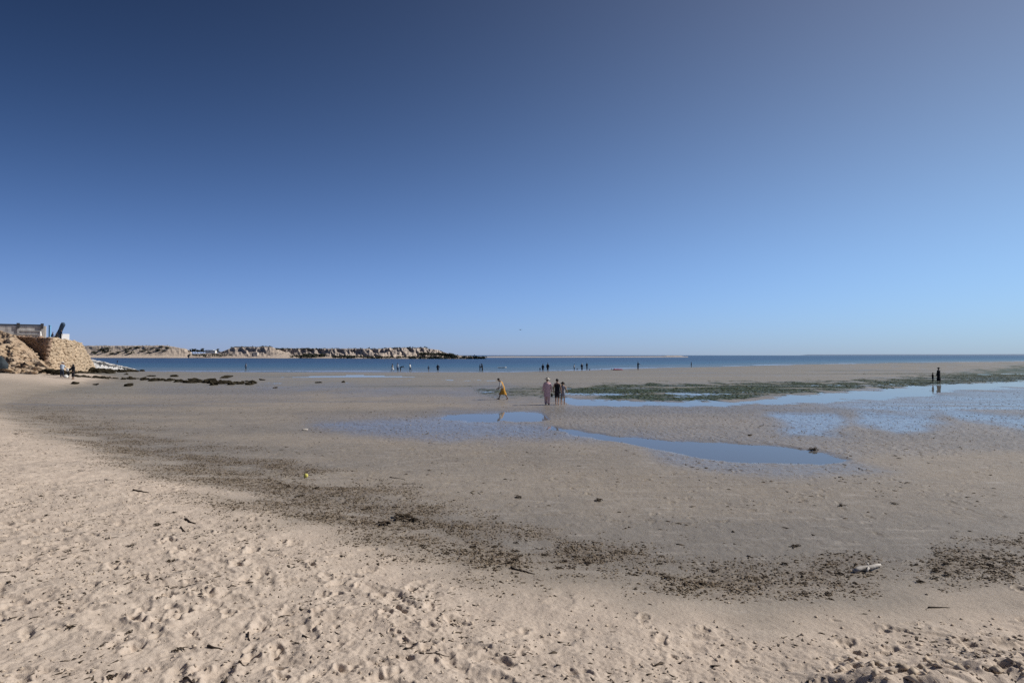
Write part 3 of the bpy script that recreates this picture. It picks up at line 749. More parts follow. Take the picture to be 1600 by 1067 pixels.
stone_wall('dark weathered stretch of stone wall in shade, under the concrete wall', [(0, 99), (30, 93), (71, 86)], [(0, 525), (30, 526), (71, 528)], M_st1, 900, 31, 1.6, 0)
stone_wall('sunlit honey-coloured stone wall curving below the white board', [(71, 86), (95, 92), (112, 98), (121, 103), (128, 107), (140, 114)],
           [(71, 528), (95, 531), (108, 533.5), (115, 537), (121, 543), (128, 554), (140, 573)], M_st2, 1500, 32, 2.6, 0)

# terrace behind the walls, carrying the hut, the board, the flag
TZ = EYE + (555 - 530.5) / 950 * 98
def prism(name, pts, z0, z1, mat):
    bm = bmesh.new(); lo = [bm.verts.new((x, y, z0)) for x, y in pts]; hi = [bm.verts.new((x, y, z1)) for x, y in pts]
    n = len(pts); bm.faces.new(hi); bm.faces.new(lo[::-1])
    for i in range(n): bm.faces.new((lo[i], lo[(i + 1) % n], hi[(i + 1) % n], hi[i]))
    bmesh.ops.recalc_face_normals(bm, faces=bm.faces[:]); return from_bm(name, bm, mat)
tp = [((u - 800) / 950 * y, y) for u, y in ((-60, 104), (30, 96.5), (70, 89.5), (88, 96), (97, 101), (101, 108), (101, 125), (-60, 125))]
tag(prism('terrace', tp, 0.0, TZ, M_tan), 'flat earth terrace behind the stone walls', kind='structure')
M_conc = G('old_concrete'); _n = M_conc.noise(1.3, 6, 0.7, stretch=(1, 1, 0.35))
M_conc.set(Base_Color=M_conc.mix(M_conc.rng(_n, 0.35, 0.62), (0.27, 0.255, 0.25), (0.55, 0.53, 0.50)), Roughness=0.9); M_conc.bump(_n, 0.3, 0.05); M_conc = M_conc.m
hx = A(70.5, 530, 100); ht = A(0, 507.5, 100).z; hb = TZ; HA = R(30)
def along(u):
    a = (u - 800) / 950; return -(hx.x - a * hx.y) / (math.cos(HA) - a * math.sin(HA))
hut = empty('concrete_wall', (hx.x, hx.y, hb), HA, 'long grey streaked concrete wall with dark top edge above the rock slope', 'wall')
L = 9.0; Hh = ht - hb
pz = [0, along(28), along(65.5)]
boxes('wall_panel', M_conc, hut, (-L, pz[1] - .16, 0, .3, 0, Hh - .25))
boxes('wall_panel', M_conc, hut, (pz[1] + .14, pz[2] - .14, 0.04, .34, 0, Hh - .25))
boxes('end_wall', simple('pale_end_tone', (0.50, 0.47, 0.43), 0.9, 0.15), hut, (pz[2] + .15, .05, -.05, .5, 0, Hh - .2))  # end piece in a paler tone than the panels
boxes('coping', M_dark, hut, (-L, pz[2] + .12, -.10, .42, Hh - .22, Hh + .02))
for k in (1, 2):
    po = boxes('post', M_gray, hut, (pz[k] - .14, pz[k] + .13, -.14, .2, 0, Hh - .24))
    boxes('post_cap', M_dark, po, (pz[k] - .2, pz[k] + .17, -.22, .25, Hh - .62, Hh + .2))
boxes('ledge', M_gray, hut, (-L, pz[2] - .15, -.14, 0, Hh * .32, Hh * .32 + .12))
boxes('ledge', M_gray, hut, (pz[1] + .18, pz[2] - .15, -.12, .03, Hh * .56, Hh * .56 + .1))
M_blue2 = simple('pale_blue_paint', (0.16, 0.36, 0.58), 0.6, 0.12)
e = empty('blue_post', A(77.5, 531, 98), 0, 'pale blue upright post beside the right end of the concrete wall', 'post')
boxes('shaft', M_blue2, e, (-.13, .13, -.13, .13, -.3, 2.25), bevel=0.02)
boxes('cap', M_blue2, e, (-.17, .17, -.17, .17, 2.252, 2.36), bevel=0.02)
e = empty('marker_post', A(62.5, 532.5, 96), 0, 'white tapering marker post standing against the concrete wall', 'post')
bm = bmesh.new()
bmesh.ops.create_cone(bm, segments=4, radius1=.34, radius2=.10, depth=1.5, cap_ends=True, matrix=Matrix.Translation((0, 0, .75)) @ Matrix.Rotation(R(45), 4, 'Z'))
from_bm('shaft', bm, M_white, e); boxes('foot', M_white, e, (-.36, .36, -.36, .36, -.4, .0), bevel=0.02)
# leaning feather flag
M_navy = simple('slate_blue_cloth', (0.06, 0.10, 0.16), 0.8, 0.2, 2)
fb = A(87, 531, 97); ft = A(99.5, 504, 97)
e = empty('feather_flag', fb, 0, 'tall slate-blue feather flag leaning right above the stone wall', 'flag')
d = ft - fb; Lf = d.length; ax = d.normalized(); sd = Vector((ax.z, 0, -ax.x))
bm = bmesh.new(); rows = 14; pr = []
for k in range(rows + 1):
    t = k / rows; c = ax * (Lf * (0.10 + 0.90 * t)); wd = 0.36 + 0.02 * math.sin(t * 9)
    if t > 0.86: wd *= math.sqrt(max(0.02, 1 - ((t - 0.86) / 0.14) ** 2))
    if t < .15: wd *= 0.75 + t * 1.6
    y = 0.05 * math.sin(t * 6)
    pr.append([bm.verts.new(c + sd * wd * q + Vector((0, y + dy, 0))) for q, dy in ((-1, -.03), (1, .02), (1, .05), (-1, .01))])
for a_, b_ in zip(pr[:-1], pr[1:]):
    for i in range(4): bm.faces.new((a_[i], a_[(i + 1) % 4], b_[(i + 1) % 4], b_[i]))
bm.faces.new(pr[-1]); bm.faces.new(pr[0][::-1])
from_bm('banner', bm, M_navy, e, True)
bm = bmesh.new(); q = Vector((0, 0, 1)).rotation_difference(ax).to_matrix().to_4x4()
bmesh.ops.create_cone(bm, segments=8, radius1=.05, radius2=.03, depth=Lf * .98, cap_ends=True, matrix=Matrix.Translation(sd * -.36 * .9) @ q @ Matrix.Translation((0, 0, Lf * .49)))
from_bm('pole', bm, M_dark, e)
boxes('base', M_dark, e, (-.55, .15, -.3, .3, -.3, .06), bevel=0.02)
e = empty('white_board', A(102, 534.3, 96), R(42), 'plain white upright board standing on top of the sunlit stone wall', 'board')
boxes('panel', simple('white_paint', (0.86, 0.87, 0.88), 0.7, 0.03), e, (-.50, .50, -.04, .04, .06, 1.27), bevel=0.008)
boxes('leg', M_gray, e, (-.46, -.38, -.03, .03, -.3, .058)); boxes('leg', M_gray, e, (.38, .46, -.03, .03, -.3, .058))

# dark mound at the left edge
o = face_grid('dark_heap', [(-40, 560), (-20, 556), (-4, 553.5), (4, 557), (10, 564), (14, 569)], [(-40, 577), (14, 576)], [(-40, 73.2), (14, 73.2)], [(-40, 71.5), (14, 71.5)],
              simple('slate_grey', (0.035, 0.045, 0.052), 0.8, 0.3, 1.5), amp=0.18, sc=0.8, seed=140, nu=30, nv=14, thick=2.5)
tag(o, 'dark slate-grey heap at the left edge below the tan rock', 'heap')

# white sloping breakwater
M_lime = simple('whitewashed_stone', (0.46, 0.45, 0.44), 0.9, 0.4, 1.5, 0.3)
e = empty('breakwater', (0, 0, 0), 0, 'white stone breakwater sloping from the sunlit wall down into the lagoon', 'breakwater')
pa, pb = A(128, 559.5, 116), A(212, 577.3, 142)
V = []; na = 30
for k in range(na):
    t = k / (na - 1); c = pa.lerp(pb, t); w2 = 1.3 * (1 - .7 * t)
    up = 0.15 * math.sin(k * 1.7) * (1 - t)
    V += [(c.x - 0.8, c.y - w2, min(c.z, 0.2) - 0.6), (c.x, c.y - w2 * .45, c.z - 0.35 * (1 - t) + up * .4), (c.x, c.y + w2 * .3, c.z + 0.1 + up), (c.x, c.y + w2, min(c.z, 0) - 0.8)]
F = []
for k in range(na - 1):
    for i in range(3): F.append((k * 4 + i, (k + 1) * 4 + i, (k + 1) * 4 + i + 1, k * 4 + i + 1))
link('core', mesh_np('core', np.array(V), np.array(F), False), M_lime, e)
base = bmesh.new(); bmesh.ops.create_icosphere(base, subdivisions=1, radius=1); bv = np.array([v.co[:] for v in base.verts]); bf = np.array([[v.index for v in f.verts] for f in base.faces]); base.free()
VV = []; FF = []; r = np.random.default_rng(77)
for k in range(420):
    t = r.random(); c = pa.lerp(pb, t); w2 = 1.2 * (1 - .7 * t); s = r.uniform(.16, .42) * (1 - .4 * t); q = r.uniform(-.9, .4)
    p = np.array([c.x + r.normal(0, .2), c.y + q * w2, c.z - 0.05 - (abs(q) * .9) * (1 - t) * .4])
    FF.append(bf + len(VV) * 42 // 42 * len(bv)); VV.append(bv * (1 + r.uniform(-.3, .3, (len(bv), 1))) * np.array([s * 1.3, s, s * .6]) + p)
st = link('stones', mesh_np('stones', np.concatenate(VV), np.concatenate(FF), False), M_lime, e); st['kind'] = 'stuff'
# ---------------------------------------------------------------- rocks, weed and litter on the sand
M_weed = G('seaweed_rock'); _n = M_weed.noise(2.2, 6, 0.7)
M_weed.set(Base_Color=M_weed.mix(M_weed.rng(_n, 0.35, 0.65), (0.014, 0.011, 0.007), (0.05, 0.042, 0.026)), Roughness=0.95, Specular_IOR_Level=0.1); M_weed.bump(_n, 0.7, 0.12); M_weed = M_weed.m
weedy = [rock_mesh('weed_rock', 200 + k, M_weed, 2, 0.62, 0.75) for k in range(7)]
tanrk = [rock_mesh('boulder', 300 + k, M_tan, 2, 0.75, 0.6) for k in range(5)]
def put(mesh, name, p, s, r, label, cat, group, sink=0.15, stretch=1.3):
    o = link(name, mesh); o.location = p + Vector((0, 0, s * (0.4 - sink)))
    o.scale = (s * stretch, s, s * r.uniform(0.55, 0.95)); o.rotation_euler = (r.normal(0, .15), r.normal(0, .15), r.uniform(0, 6.28))
    return tag(o, label, cat, group)
r = np.random.default_rng(21)
line = [(118, 588.5), (150, 590.5), (200, 592), (250, 594.3), (300, 596.3), (340, 598.2), (375, 599.2), (402, 599.4)]
for k in range(190):
    a = r.random() ** 0.85; u = 118 + 284 * a + r.normal(0, 2); v = np.interp(u, *zip(*line)) + r.normal(0, 1.0) * (0.5 + a)
    v = max(v, 586)
    put(weedy[k % 7], 'weed_rock', ground(u, v), r.uniform(0.10, 0.30) * (1.25 if 270 < u < 360 else 1.0), r,
        'dark weed-covered rock in the ' + ('left third' if u < 215 else 'middle third' if u < 310 else 'right third') + ' of the low rock line on the flat', 'rock', 'line of weed-covered rocks on the left flat', stretch=1.5)
for u, v, s, lb in [(118, 600, .28, 'flat dark weedy rock lying alone nearest below the three people by the wall'), (202, 603, .42, 'largest lone dark weed clump in front of the line of rocks'),
                    (150, 601.5, .2, 'tiny dark rock between two lone weed clumps'), (172, 583.5, .45, 'dark rock lying alone behind the line, left of the others'), (273, 588.5, .42, 'small dark rock behind the middle of the line of rocks'),
                    (352, 590.8, .5, 'dark rock behind the right half of the line of rocks'), (238, 588, .3, 'low dark rock left of the small rock behind the line'), (198, 585.3, .3, 'small dark rock near the white breakwater foot'),
                    (500, 598, .22, 'long low dark weed patch right of the line of rocks'), (537, 597.3, .2, 'dark weed lump at the right end of the low patch'), (410, 594, .22, 'tiny rock past the end of the line of rocks')]:
    put(weedy[int(u) % 7], 'weed_rock', ground(u, v), s, r, lb, 'rock', None, stretch=1.9)
for k in range(110):
    u = r.uniform(40, 132); v = 577 + 9.5 * (u - 40) / 90 + r.normal(0, 1.3); v = min(max(v, 575), 588)
    d_ = float(np.interp(u, [40, 90, 132], [74, 73, 90])); p = A(u, v, d_); p.z = max(height_at(p.x, p.y), p.z) if u < 100 else height_at(p.x, p.y)
    put(weedy[k % 7], 'weed_rock', p, r.uniform(.14, .42), r, 'dark weedy rock among the jumble at the foot of the stone wall', 'rock', 'dark rocks at the foot of the stone wall', stretch=1.4)
for k in range(75):
    t = r.random(); c = A(118, 574, 108).lerp(A(214, 578.2, 137), t) + Vector((r.normal(0, .8), r.normal(-1.2, 1.2), 0)); c.z = height_at(c.x, c.y) + r.uniform(0, 1.2) * (1 - t) ** 1.5
    put(weedy[k % 7], 'weed_rock', c, r.uniform(.3, .75) * (1 - .35 * t), r, 'dark weedy rock along the seaward foot of the white breakwater', 'rock', 'dark rocks along the breakwater foot', stretch=1.4)
for k, (u, v, s) in enumerate([(22, 577, .7), (35, 574, .6), (33, 580, .5), (44, 577, .6), (50, 572, .8), (47, 581, .5), (57, 571, .7), (62, 570, .8), (69, 572, .7), (60, 578, .6), (12, 580, .6), (3, 579, .7), (27, 583, .45), (54, 583, .4)]):
    p = A(u, v, 75.0 - (v - 570) * .25); p.z = max(p.z, height_at(p.x, p.y))
    put(tanrk[k % 5], 'boulder', p, s, r, 'tan boulder at the foot of the crumbling rock slope', 'rock', 'tan boulders below the rock slope', stretch=1.1)

# crumpled chips: one object each, nobody could count them
def chips(name, label, pts, smin, smax, mat, seed, lift=0.3, flat=0.5, elong=(1, 2.2)):
    r = np.random.default_rng(seed); n = len(pts); pts = np.array(pts)
    s = smin + (smax - smin) * r.random(n) ** 2.5
    tet = np.array([[1, 0, 0], [-.6, .8, 0], [-.6, -.8, 0], [.1, .1, 1], [-.2, -.3, -.7]], float)
    fc = np.array([[0, 1, 3], [1, 2, 3], [2, 0, 3], [1, 0, 4], [2, 1, 4], [0, 2, 4]])
    V = tet[None] * (1 + r.uniform(-.45, .45, (n, 5, 1)))
    V[:, :, 0] *= r.uniform(*elong, n)[:, None]; V[:, :, 2] *= flat
    V *= s[:, None, None]
    a = r.uniform(0, 6.283, n); c, d = np.cos(a)[:, None], np.sin(a)[:, None]
    X = V[:, :, 0] * c - V[:, :, 1] * d; Y = V[:, :, 0] * d + V[:, :, 1] * c
    W = np.stack([X + pts[:, 0:1], Y + pts[:, 1:2], V[:, :, 2] + pts[:, 2:3] + lift * s[:, None] * flat], -1)
    F = (fc[None] + (np.arange(n) * 5)[:, None, None]).reshape(-1, 3)
    return tag(link(name, mesh_np(name, W.reshape(-1, 3), F, False), mat), label, kind='stuff')
M_lit = simple('dry_weed', (0.072, 0.052, 0.034), 0.9, 0.6, 9)
M_lit2 = simple('brown_litter', (0.20, 0.155, 0.108), 0.9, 0.5, 9)
M_grn = simple('green_weed', (0.034, 0.056, 0.018), 0.7, 0.5, 1.2)
M_shell = simple('shell_grit', (0.55, 0.50, 0.44), 0.7, 0.2, 9)
def sample(weight, n, seed, rmax):
    """n points of the sheet drawn by a weight per vertex times the ground area the vertex stands for"""
    r = np.random.default_rng(seed)
    dr = np.gradient(rr)[:, None]; area = (RR * np.gradient(th)[None, :]) * dr
    wq = (weight * area * (RR < rmax) * (np.abs(TH) < R(50.5)) * (np.arange(nth)[None, :] < 1350)).reshape(-1)
    cs = np.cumsum(wq); ix = np.searchsorted(cs, r.random(n) * cs[-1]); ix = np.clip(ix, 0, len(wq) - 1)
    p = np.stack([gx.reshape(-1)[ix], gy.reshape(-1)[ix]], -1)
    return [(x, y, height_at(x, y)) for x, y in p + r.normal(0, 0.01, p.shape)]
wq = np.clip(wrack - 0.08, 0, 0.8) ** 0.8 * (0.3 + np.clip(fbm(gx * 1.6, gy * 1.8, 83, 3) + 0.2, 0, 1))
chips('seaweed_litter', 'dark broken seaweed strewn along the strand line', sample(wq / (1 + RR / 14), 22000, 1, 45), .008, .026, M_lit, 2, elong=(1, 1.7))
chips('seaweed_litter', 'brown crumbs of dry weed strewn along the strand line', sample(wq / (1 + RR / 14), 24000, 3, 45), .007, .022, M_lit2, 4)
wd = dry * np.clip(0.2 + 1.3 * fbm(gx * 0.8, gy * 0.8, 85, 3), 0.02, 1.5) * (s_ > 0.3) * (0.35 + tread)
chips('beach_litter', 'small dark scraps of weed scattered over the dry sand', sample(wd / (1 + RR / 9), 10000, 5, 30), .003, .022, M_lit, 6, flat=.35, elong=(1, 3.5))
wf_ = flat * (1 - dry) * np.clip(0.25 + fbm(gx * 0.4, gy * 0.4, 87, 3), 0.03, 1.2) * (1 - pool) * (RR > 8)
chips('flat_litter', 'small dark scraps of weed on the damp flat', sample(wf_ / (1 + RR / 25), 6000, 7, 70), .008, .04, M_lit, 8, flat=.4, elong=(1, 3))
chips('shell_grit', 'pale flecks of shell on the damp flat', sample(wf_ / (1 + RR / 25), 5000, 9, 60), .005, .02, M_shell, 10, flat=.4)
chips('green_weed', 'low mats of green seaweed on the wet far flat', sample(np.clip(alg - .25, 0, 1), 22000, 11, 130), .06, .22, M_grn, 12, lift=.05, flat=.14, elong=(1, 2.2))
chips('worm_casts', 'little sand casts dotting the rippled wet flat', sample(flat * bumpy * (z > 0.012) * np.clip(.3 + n30, 0, 1.4), 14000, 13, 75), .008, .028, simple('cast_sand', (0.24, 0.205, 0.165), 0.8, 0.3, 5), 14, flat=.55, elong=(1, 1.4))
bx_, by_ = gx - 4.3, gy - 4.9
chips('sand_clods', 'clods of dug sand along the bank in the near right corner', sample((np.exp(-(by / .5) ** 2) * bx).astype(float), 500, 15, 12), .012, .06, simple('clod_sand', (0.47, 0.39, 0.31), 0.95, 0.3, 9), 16, flat=.7, elong=(1, 1.3))
chips('sand_clods', 'little crumbs of kicked-up sand over the trampled beach', sample(dry * (.25 + tread) * (s_ > 0.7), 9000, 17, 16), .005, .024, bpy.data.materials['clod_sand'], 18, flat=.7, elong=(1, 1.3))

# larger single bits of weed and sticks
def clump(name, u, v, size, label, cat, group=None, seed=0, mat=None, flat=.35):
    """a tangle of weed: crumpled strands over a low lump, one piece"""
    r = np.random.default_rng(seed); p = ground(u, v); V = []; F = []
    for k in range(12):
        c = r.normal(0, size * .35, 3); c[2] = abs(c[2]) * flat; a = r.uniform(0, 6.28); L_ = size * r.uniform(.5, 1.1); w_ = size * r.uniform(.10, .22)
        i = len(V)
        for q in range(4):
            t = q / 3 - .5; x = c[0] + math.cos(a) * t * L_; y = c[1] + math.sin(a) * t * L_; zz = max(0, c[2] + size * .10 * math.cos(t * 3)) 
            a += r.normal(0, .35)
            for m in (0, 2.1, 4.2):
                V.append((x - math.sin(a) * math.cos(m) * w_ * .5, y + math.cos(a) * math.cos(m) * w_ * .5, zz + math.sin(m) * w_ * .4 + w_ * .2))
        for q in range(3):
            for m in range(3):
                b = i + q * 3
                F.append((b + m, b + (m + 1) % 3, b + 3 + (m + 1) % 3, b + 3 + m))
    o = link(name, mesh_np(name, np.array(V), np.array(F), False), mat or M_lit, None, p)
    return tag(o, label, cat, group)
def stick(u, v, L_, ang, label, rad=.008, seed=0, mat=None):
    if u < 450 and v > 840: L_ *= .75
    r = np.random.default_rng(seed); p = ground(u, v); bm = bmesh.new(); n = 6; rings = []
    x, y, a = -L_ / 2 * math.cos(ang), -L_ / 2 * math.sin(ang), ang
    for k in range(n + 1):
        q = rad * (1.2 - .7 * k / n) * r.uniform(.8, 1.2)
        zz = height_at(p.x + x, p.y + y) - p.z + q * .8
        rings.append([bm.verts.new((x - math.sin(a) * q * math.cos(m), y + math.cos(a) * q * math.cos(m), zz + q * math.sin(m))) for m in (0, 1.26, 2.51, 3.77, 5.03)])
        a += r.normal(0, .16); x += math.cos(a) * L_ / n; y += math.sin(a) * L_ / n
    for s1, s2 in zip(rings[:-1], rings[1:]):
        for i in range(5): bm.faces.new((s1[i], s1[(i + 1) % 5], s2[(i + 1) % 5], s2[i]))
    bm.faces.new(rings[0][::-1]); bm.faces.new(rings[-1])
    return tag(from_bm('stick', bm, mat or M_lit, None, True, p), label, 'stick')
M_stk = simple('dark_wood', (0.05, 0.036, 0.027), 0.85, 0.4, 20)
stick(223, 767, .30, .1, 'short dark stick lying level on the dry sand at the upper left', .018, 1, M_stk)
stick(176, 749.5, .28, -.1, 'thin dark stick just above the short level stick', .013, 2, M_stk)
stick(306, 811, .36, -.25, 'dark twig with a knobbly end at the edge of the trampled sand', .016, 3, M_stk)
stick(290, 827, .22, -.7, 'small slanting twig just below the knobbly dark twig', .008, 4, M_stk)
stick(178, 838, .22, 1.5, 'thin twig pointing uphill among the left footprints', .008, 5, M_stk)
stick(335, 1009, .20, -.8, 'dark curved twig near the bottom of the trampled sand', .011, 6, M_stk)
stick(302, 1053, .16, -.4, 'short dark twig at the bottom edge of the sand', .009, 7, M_stk)
stick(395, 990, .16, -.9, 'dark splinter right of the curved twig near the bottom', .009, 8, M_stk)
stick(385, 1036, .14, -.5, 'little twig below the dark splinter', .007, 9, M_stk)
stick(622, 746, .50, -.5, 'long thin curved root on the damp flat above the strand line', .008, 10, M_stk)
stick(640, 755, .35, .0, 'thin straight root meeting the long curved root', .006, 11, M_stk)
stick(680, 1017, .26, -.1, 'thin level twig on the smooth sand at bottom centre', .006, 12, M_stk)
stick(820, 888, .40, -.2, 'bent brown weed stem in front of the strand line at the centre', .012, 13, M_stk)
stick(1455, 944, .24, .4, 'thin slanting twig right of the strand line gap', .008, 14, M_stk)
stick(430, 858, .20, .1, 'small twig on the smooth sand left of centre', .006, 15, M_stk)
spots = [(628, 808, .30, 'largest dark heap of seaweed in the strand line left of centre'), (600, 818, .20, 'dark seaweed tuft at the left end of the largest heap'), (650, 812, .18, 'dark seaweed tuft at the right end of the largest heap'),
         (1237, 851, .11, 'black lump of weed standing alone above the right strand line'), (810, 776, .13, 'flat dark weed scatter on the damp flat at centre'), (935, 781, .14, 'small weed scrap right of the flat weed scatter'),
         (27, 678, .14, 'dark scrap of weed alone on the pale sand at the far left'), (68, 774, .07, 'small round dark scrap on the left sand'), (101, 773, .06, 'small dark scrap right of the round one on the left sand'),
         (78, 804, .08, 'triangular dark scrap among the left footprints'), (210, 851, .09, 'black scrap in the middle of the left sand'), (271, 874, .09, 'black scrap right of middle on the left sand'), (276, 799, .07, 'dark scrap above the knobbly twig'),
         (186, 876, .07, 'dark scrap left of the black one in the footprints'), (251, 931, .08, 'black clot among the lower left footprints'), (207, 984, .06, 'small black clot in the trampled sand'), (180, 1052, .10, 'dark tangle at the bottom of the trampled sand'),
         (247, 819, .11, 'loose grey-brown tangle beside the slanting twig'), (118, 976, .08, 'long black clot at the lower left of the footprints'), (285, 1010, .08, 'black clot near the bottom of the trampled sand'),
         (1170, 680, .14, 'dark weed scrap on the sand bar right of the long pool'), (1270, 703, .22, 'dark weed patch at the right tip of the long pool'), (1140, 733, .07, 'dark weed scrap below the long pool'), (1310, 789, .10, 'flat weed strand on the right flat'),
         (1395, 786, .09, 'brown weed strand on the right flat, second from the right edge'), (430, 606.5, .4, 'long dark weed strand on the wet flat left of the near pool')]
for k, (u, v, s, lb) in enumerate(spots):
    clump('seaweed_clump', u, v, s * (.72 if u < 300 else .9), lb, 'seaweed', None, 400 + k)
r = np.random.default_rng(31)
for k in range(60):
    u = r.uniform(420, 1340); v = np.interp(u, *zip(*sorted(wr_px))) + r.normal(0, 14)
    clump('seaweed_clump', u, v, r.uniform(.035, .085), 'small dark tuft of seaweed in the strand line', 'seaweed', 'seaweed tufts in the strand line', 500 + k)
for k in range(22):
    u = r.uniform(1430, 1598); v = np.interp(u, *zip(*sorted(wr_px))) + r.normal(4, 10)
    clump('seaweed_clump', u, v, r.uniform(.035, .08), 'dark tuft of seaweed in the patch of weed at the right edge', 'seaweed', 'seaweed tufts at the right edge', 600 + k)

# bleached driftwood, ball, shell, bird
M_wood = simple('bleached_wood', (0.44, 0.41, 0.375), 0.85, 0.3, 12, 0.3)
p = ground(1352, 888)
e = empty('driftwood', p, R(12), 'pale bleached piece of driftwood on the sand above the right strand line', 'driftwood')
def limb(name, pts, rad, parent, mat):
    bm = bmesh.new(); rings = []
    for k, (x, y, zz) in enumerate(pts):
        q = rad * (1 - .75 * abs(k / (len(pts) - 1) - .35))
        rings.append([bm.verts.new((x + .3 * q * math.sin(m * 2 + k), y + q * math.cos(m), zz + q * .8 * math.sin(m))) for m in np.linspace(0, 2 * math.pi, 9)[:-1]])
    for s1, s2 in zip(rings[:-1], rings[1:]):
        for i in range(8): bm.faces.new((s1[i], s2[i], s2[(i + 1) % 8], s1[(i + 1) % 8]))
    bm.faces.new(rings[0]); bm.faces.new(rings[-1][::-1])
    return from_bm(name, bm, mat, parent, True)
limb('trunk', [(-.26, -.03, .02), (-.15, 0, .035), (-.05, .02, .03), (.06, -.01, .045), (.17, .03, .05), (.27, .07, .035)], .045, e, M_wood)
limb('branch', [(-.02, 0, .04), (-.04, -.05, .06), (-.09, -.09, .05), (-.13, -.12, .03)], .022, e, M_wood)
limb('branch', [(.04, .02, .05), (.06, .08, .06), (.11, .12, .05)], .018, e, M_wood)
def ball(u, v, rad, col, label):
    p = ground(u, v); bm = bmesh.new(); bmesh.ops.create_uvsphere(bm, u_segments=24, v_segments=14, radius=rad)
    for q in bm.verts:
        if abs(abs(q.co.x) - rad * .45) < rad * .06: q.co *= .97
    o = from_bm('ball', bm, simple('yellow_rubber', col, 0.6, 0.2, 20), None, True, p + Vector((0, 0, rad * .9)))
    o.rotation_euler = (.4, .3, .8); return tag(o, label, 'ball')
ball(479.5, 745, .055, (0.55, 0.50, 0.12), 'small yellow ball at the upper edge of the strand line')
bm = bmesh.new(); bmesh.ops.create_icosphere(bm, subdivisions=2, radius=.09)
for q in bm.verts:
    q.co.z *= .35; q.co.x *= 1.4
    if q.co.z > 0: q.co.z += .02 * math.cos(q.co.x * 60)
o = from_bm('shell', bm, M_shell, None, True, ground(477.5, 671.5) + Vector((0, 0, .02))); tag(o, 'lone white shell lying on the damp flat left of the pools', 'shell')
# ---------------------------------------------------------------- people
SKIN = simple('skin', (0.34, 0.20, 0.135), 0.6, 0.08, 30); SKIN2 = simple('tanned_skin', (0.20, 0.115, 0.075), 0.6, 0.08, 30)
HAIR = simple('black_hair', (0.012, 0.010, 0.009), 0.6, 0.3, 60)
CM = {}
def cloth(col):
    if col not in CM: CM[col] = simple('cloth', col, 0.9, 0.18, 14, 0.15)
    return CM[col]
BLACK, NAVY, WHITE, PINK, YEL, GREY, CREAM, LBLUE, RED = (.012, .012, .016), (.02, .028, .05), (.72, .72, .70), (.68, .44, .45), (.50, .25, .035), (.33, .33, .36), (.62, .56, .48), (.42, .52, .64), (.30, .02, .05)
def tube(rings, closed_top=False, closed_bot=False, n=14, seed=0, fold=0.0):
    """rings of (centre, rx, ry, right axis, forward axis) -> bmesh tube; fold ripples the lower hem"""
    bm = bmesh.new(); rr_ = []
    for k, (c, rx, ry, ax, ay) in enumerate(rings):
        f = fold * k / max(1, len(rings) - 1)
        rr_.append([bm.verts.new(c + ax * (rx * math.cos(a) * (1 + f * math.sin(3 * a + seed))) + ay * (ry * math.sin(a) * (1 + f * math.sin(4 * a + seed + 1)))) for a in np.linspace(0, 2 * math.pi, n + 1)[:-1]])
    for s1, s2 in zip(rr_[:-1], rr_[1:]):
        for i in range(n): bm.faces.new((s1[i], s2[i], s2[(i + 1) % n], s1[(i + 1) % n]))
    if closed_top: bm.faces.new(rr_[0])
    if closed_bot: bm.faces.new(rr_[-1][::-1])
    return bm
X_, Y_, Z_ = Vector((1, 0, 0)), Vector((0, 1, 0)), Vector((0, 0, 1))
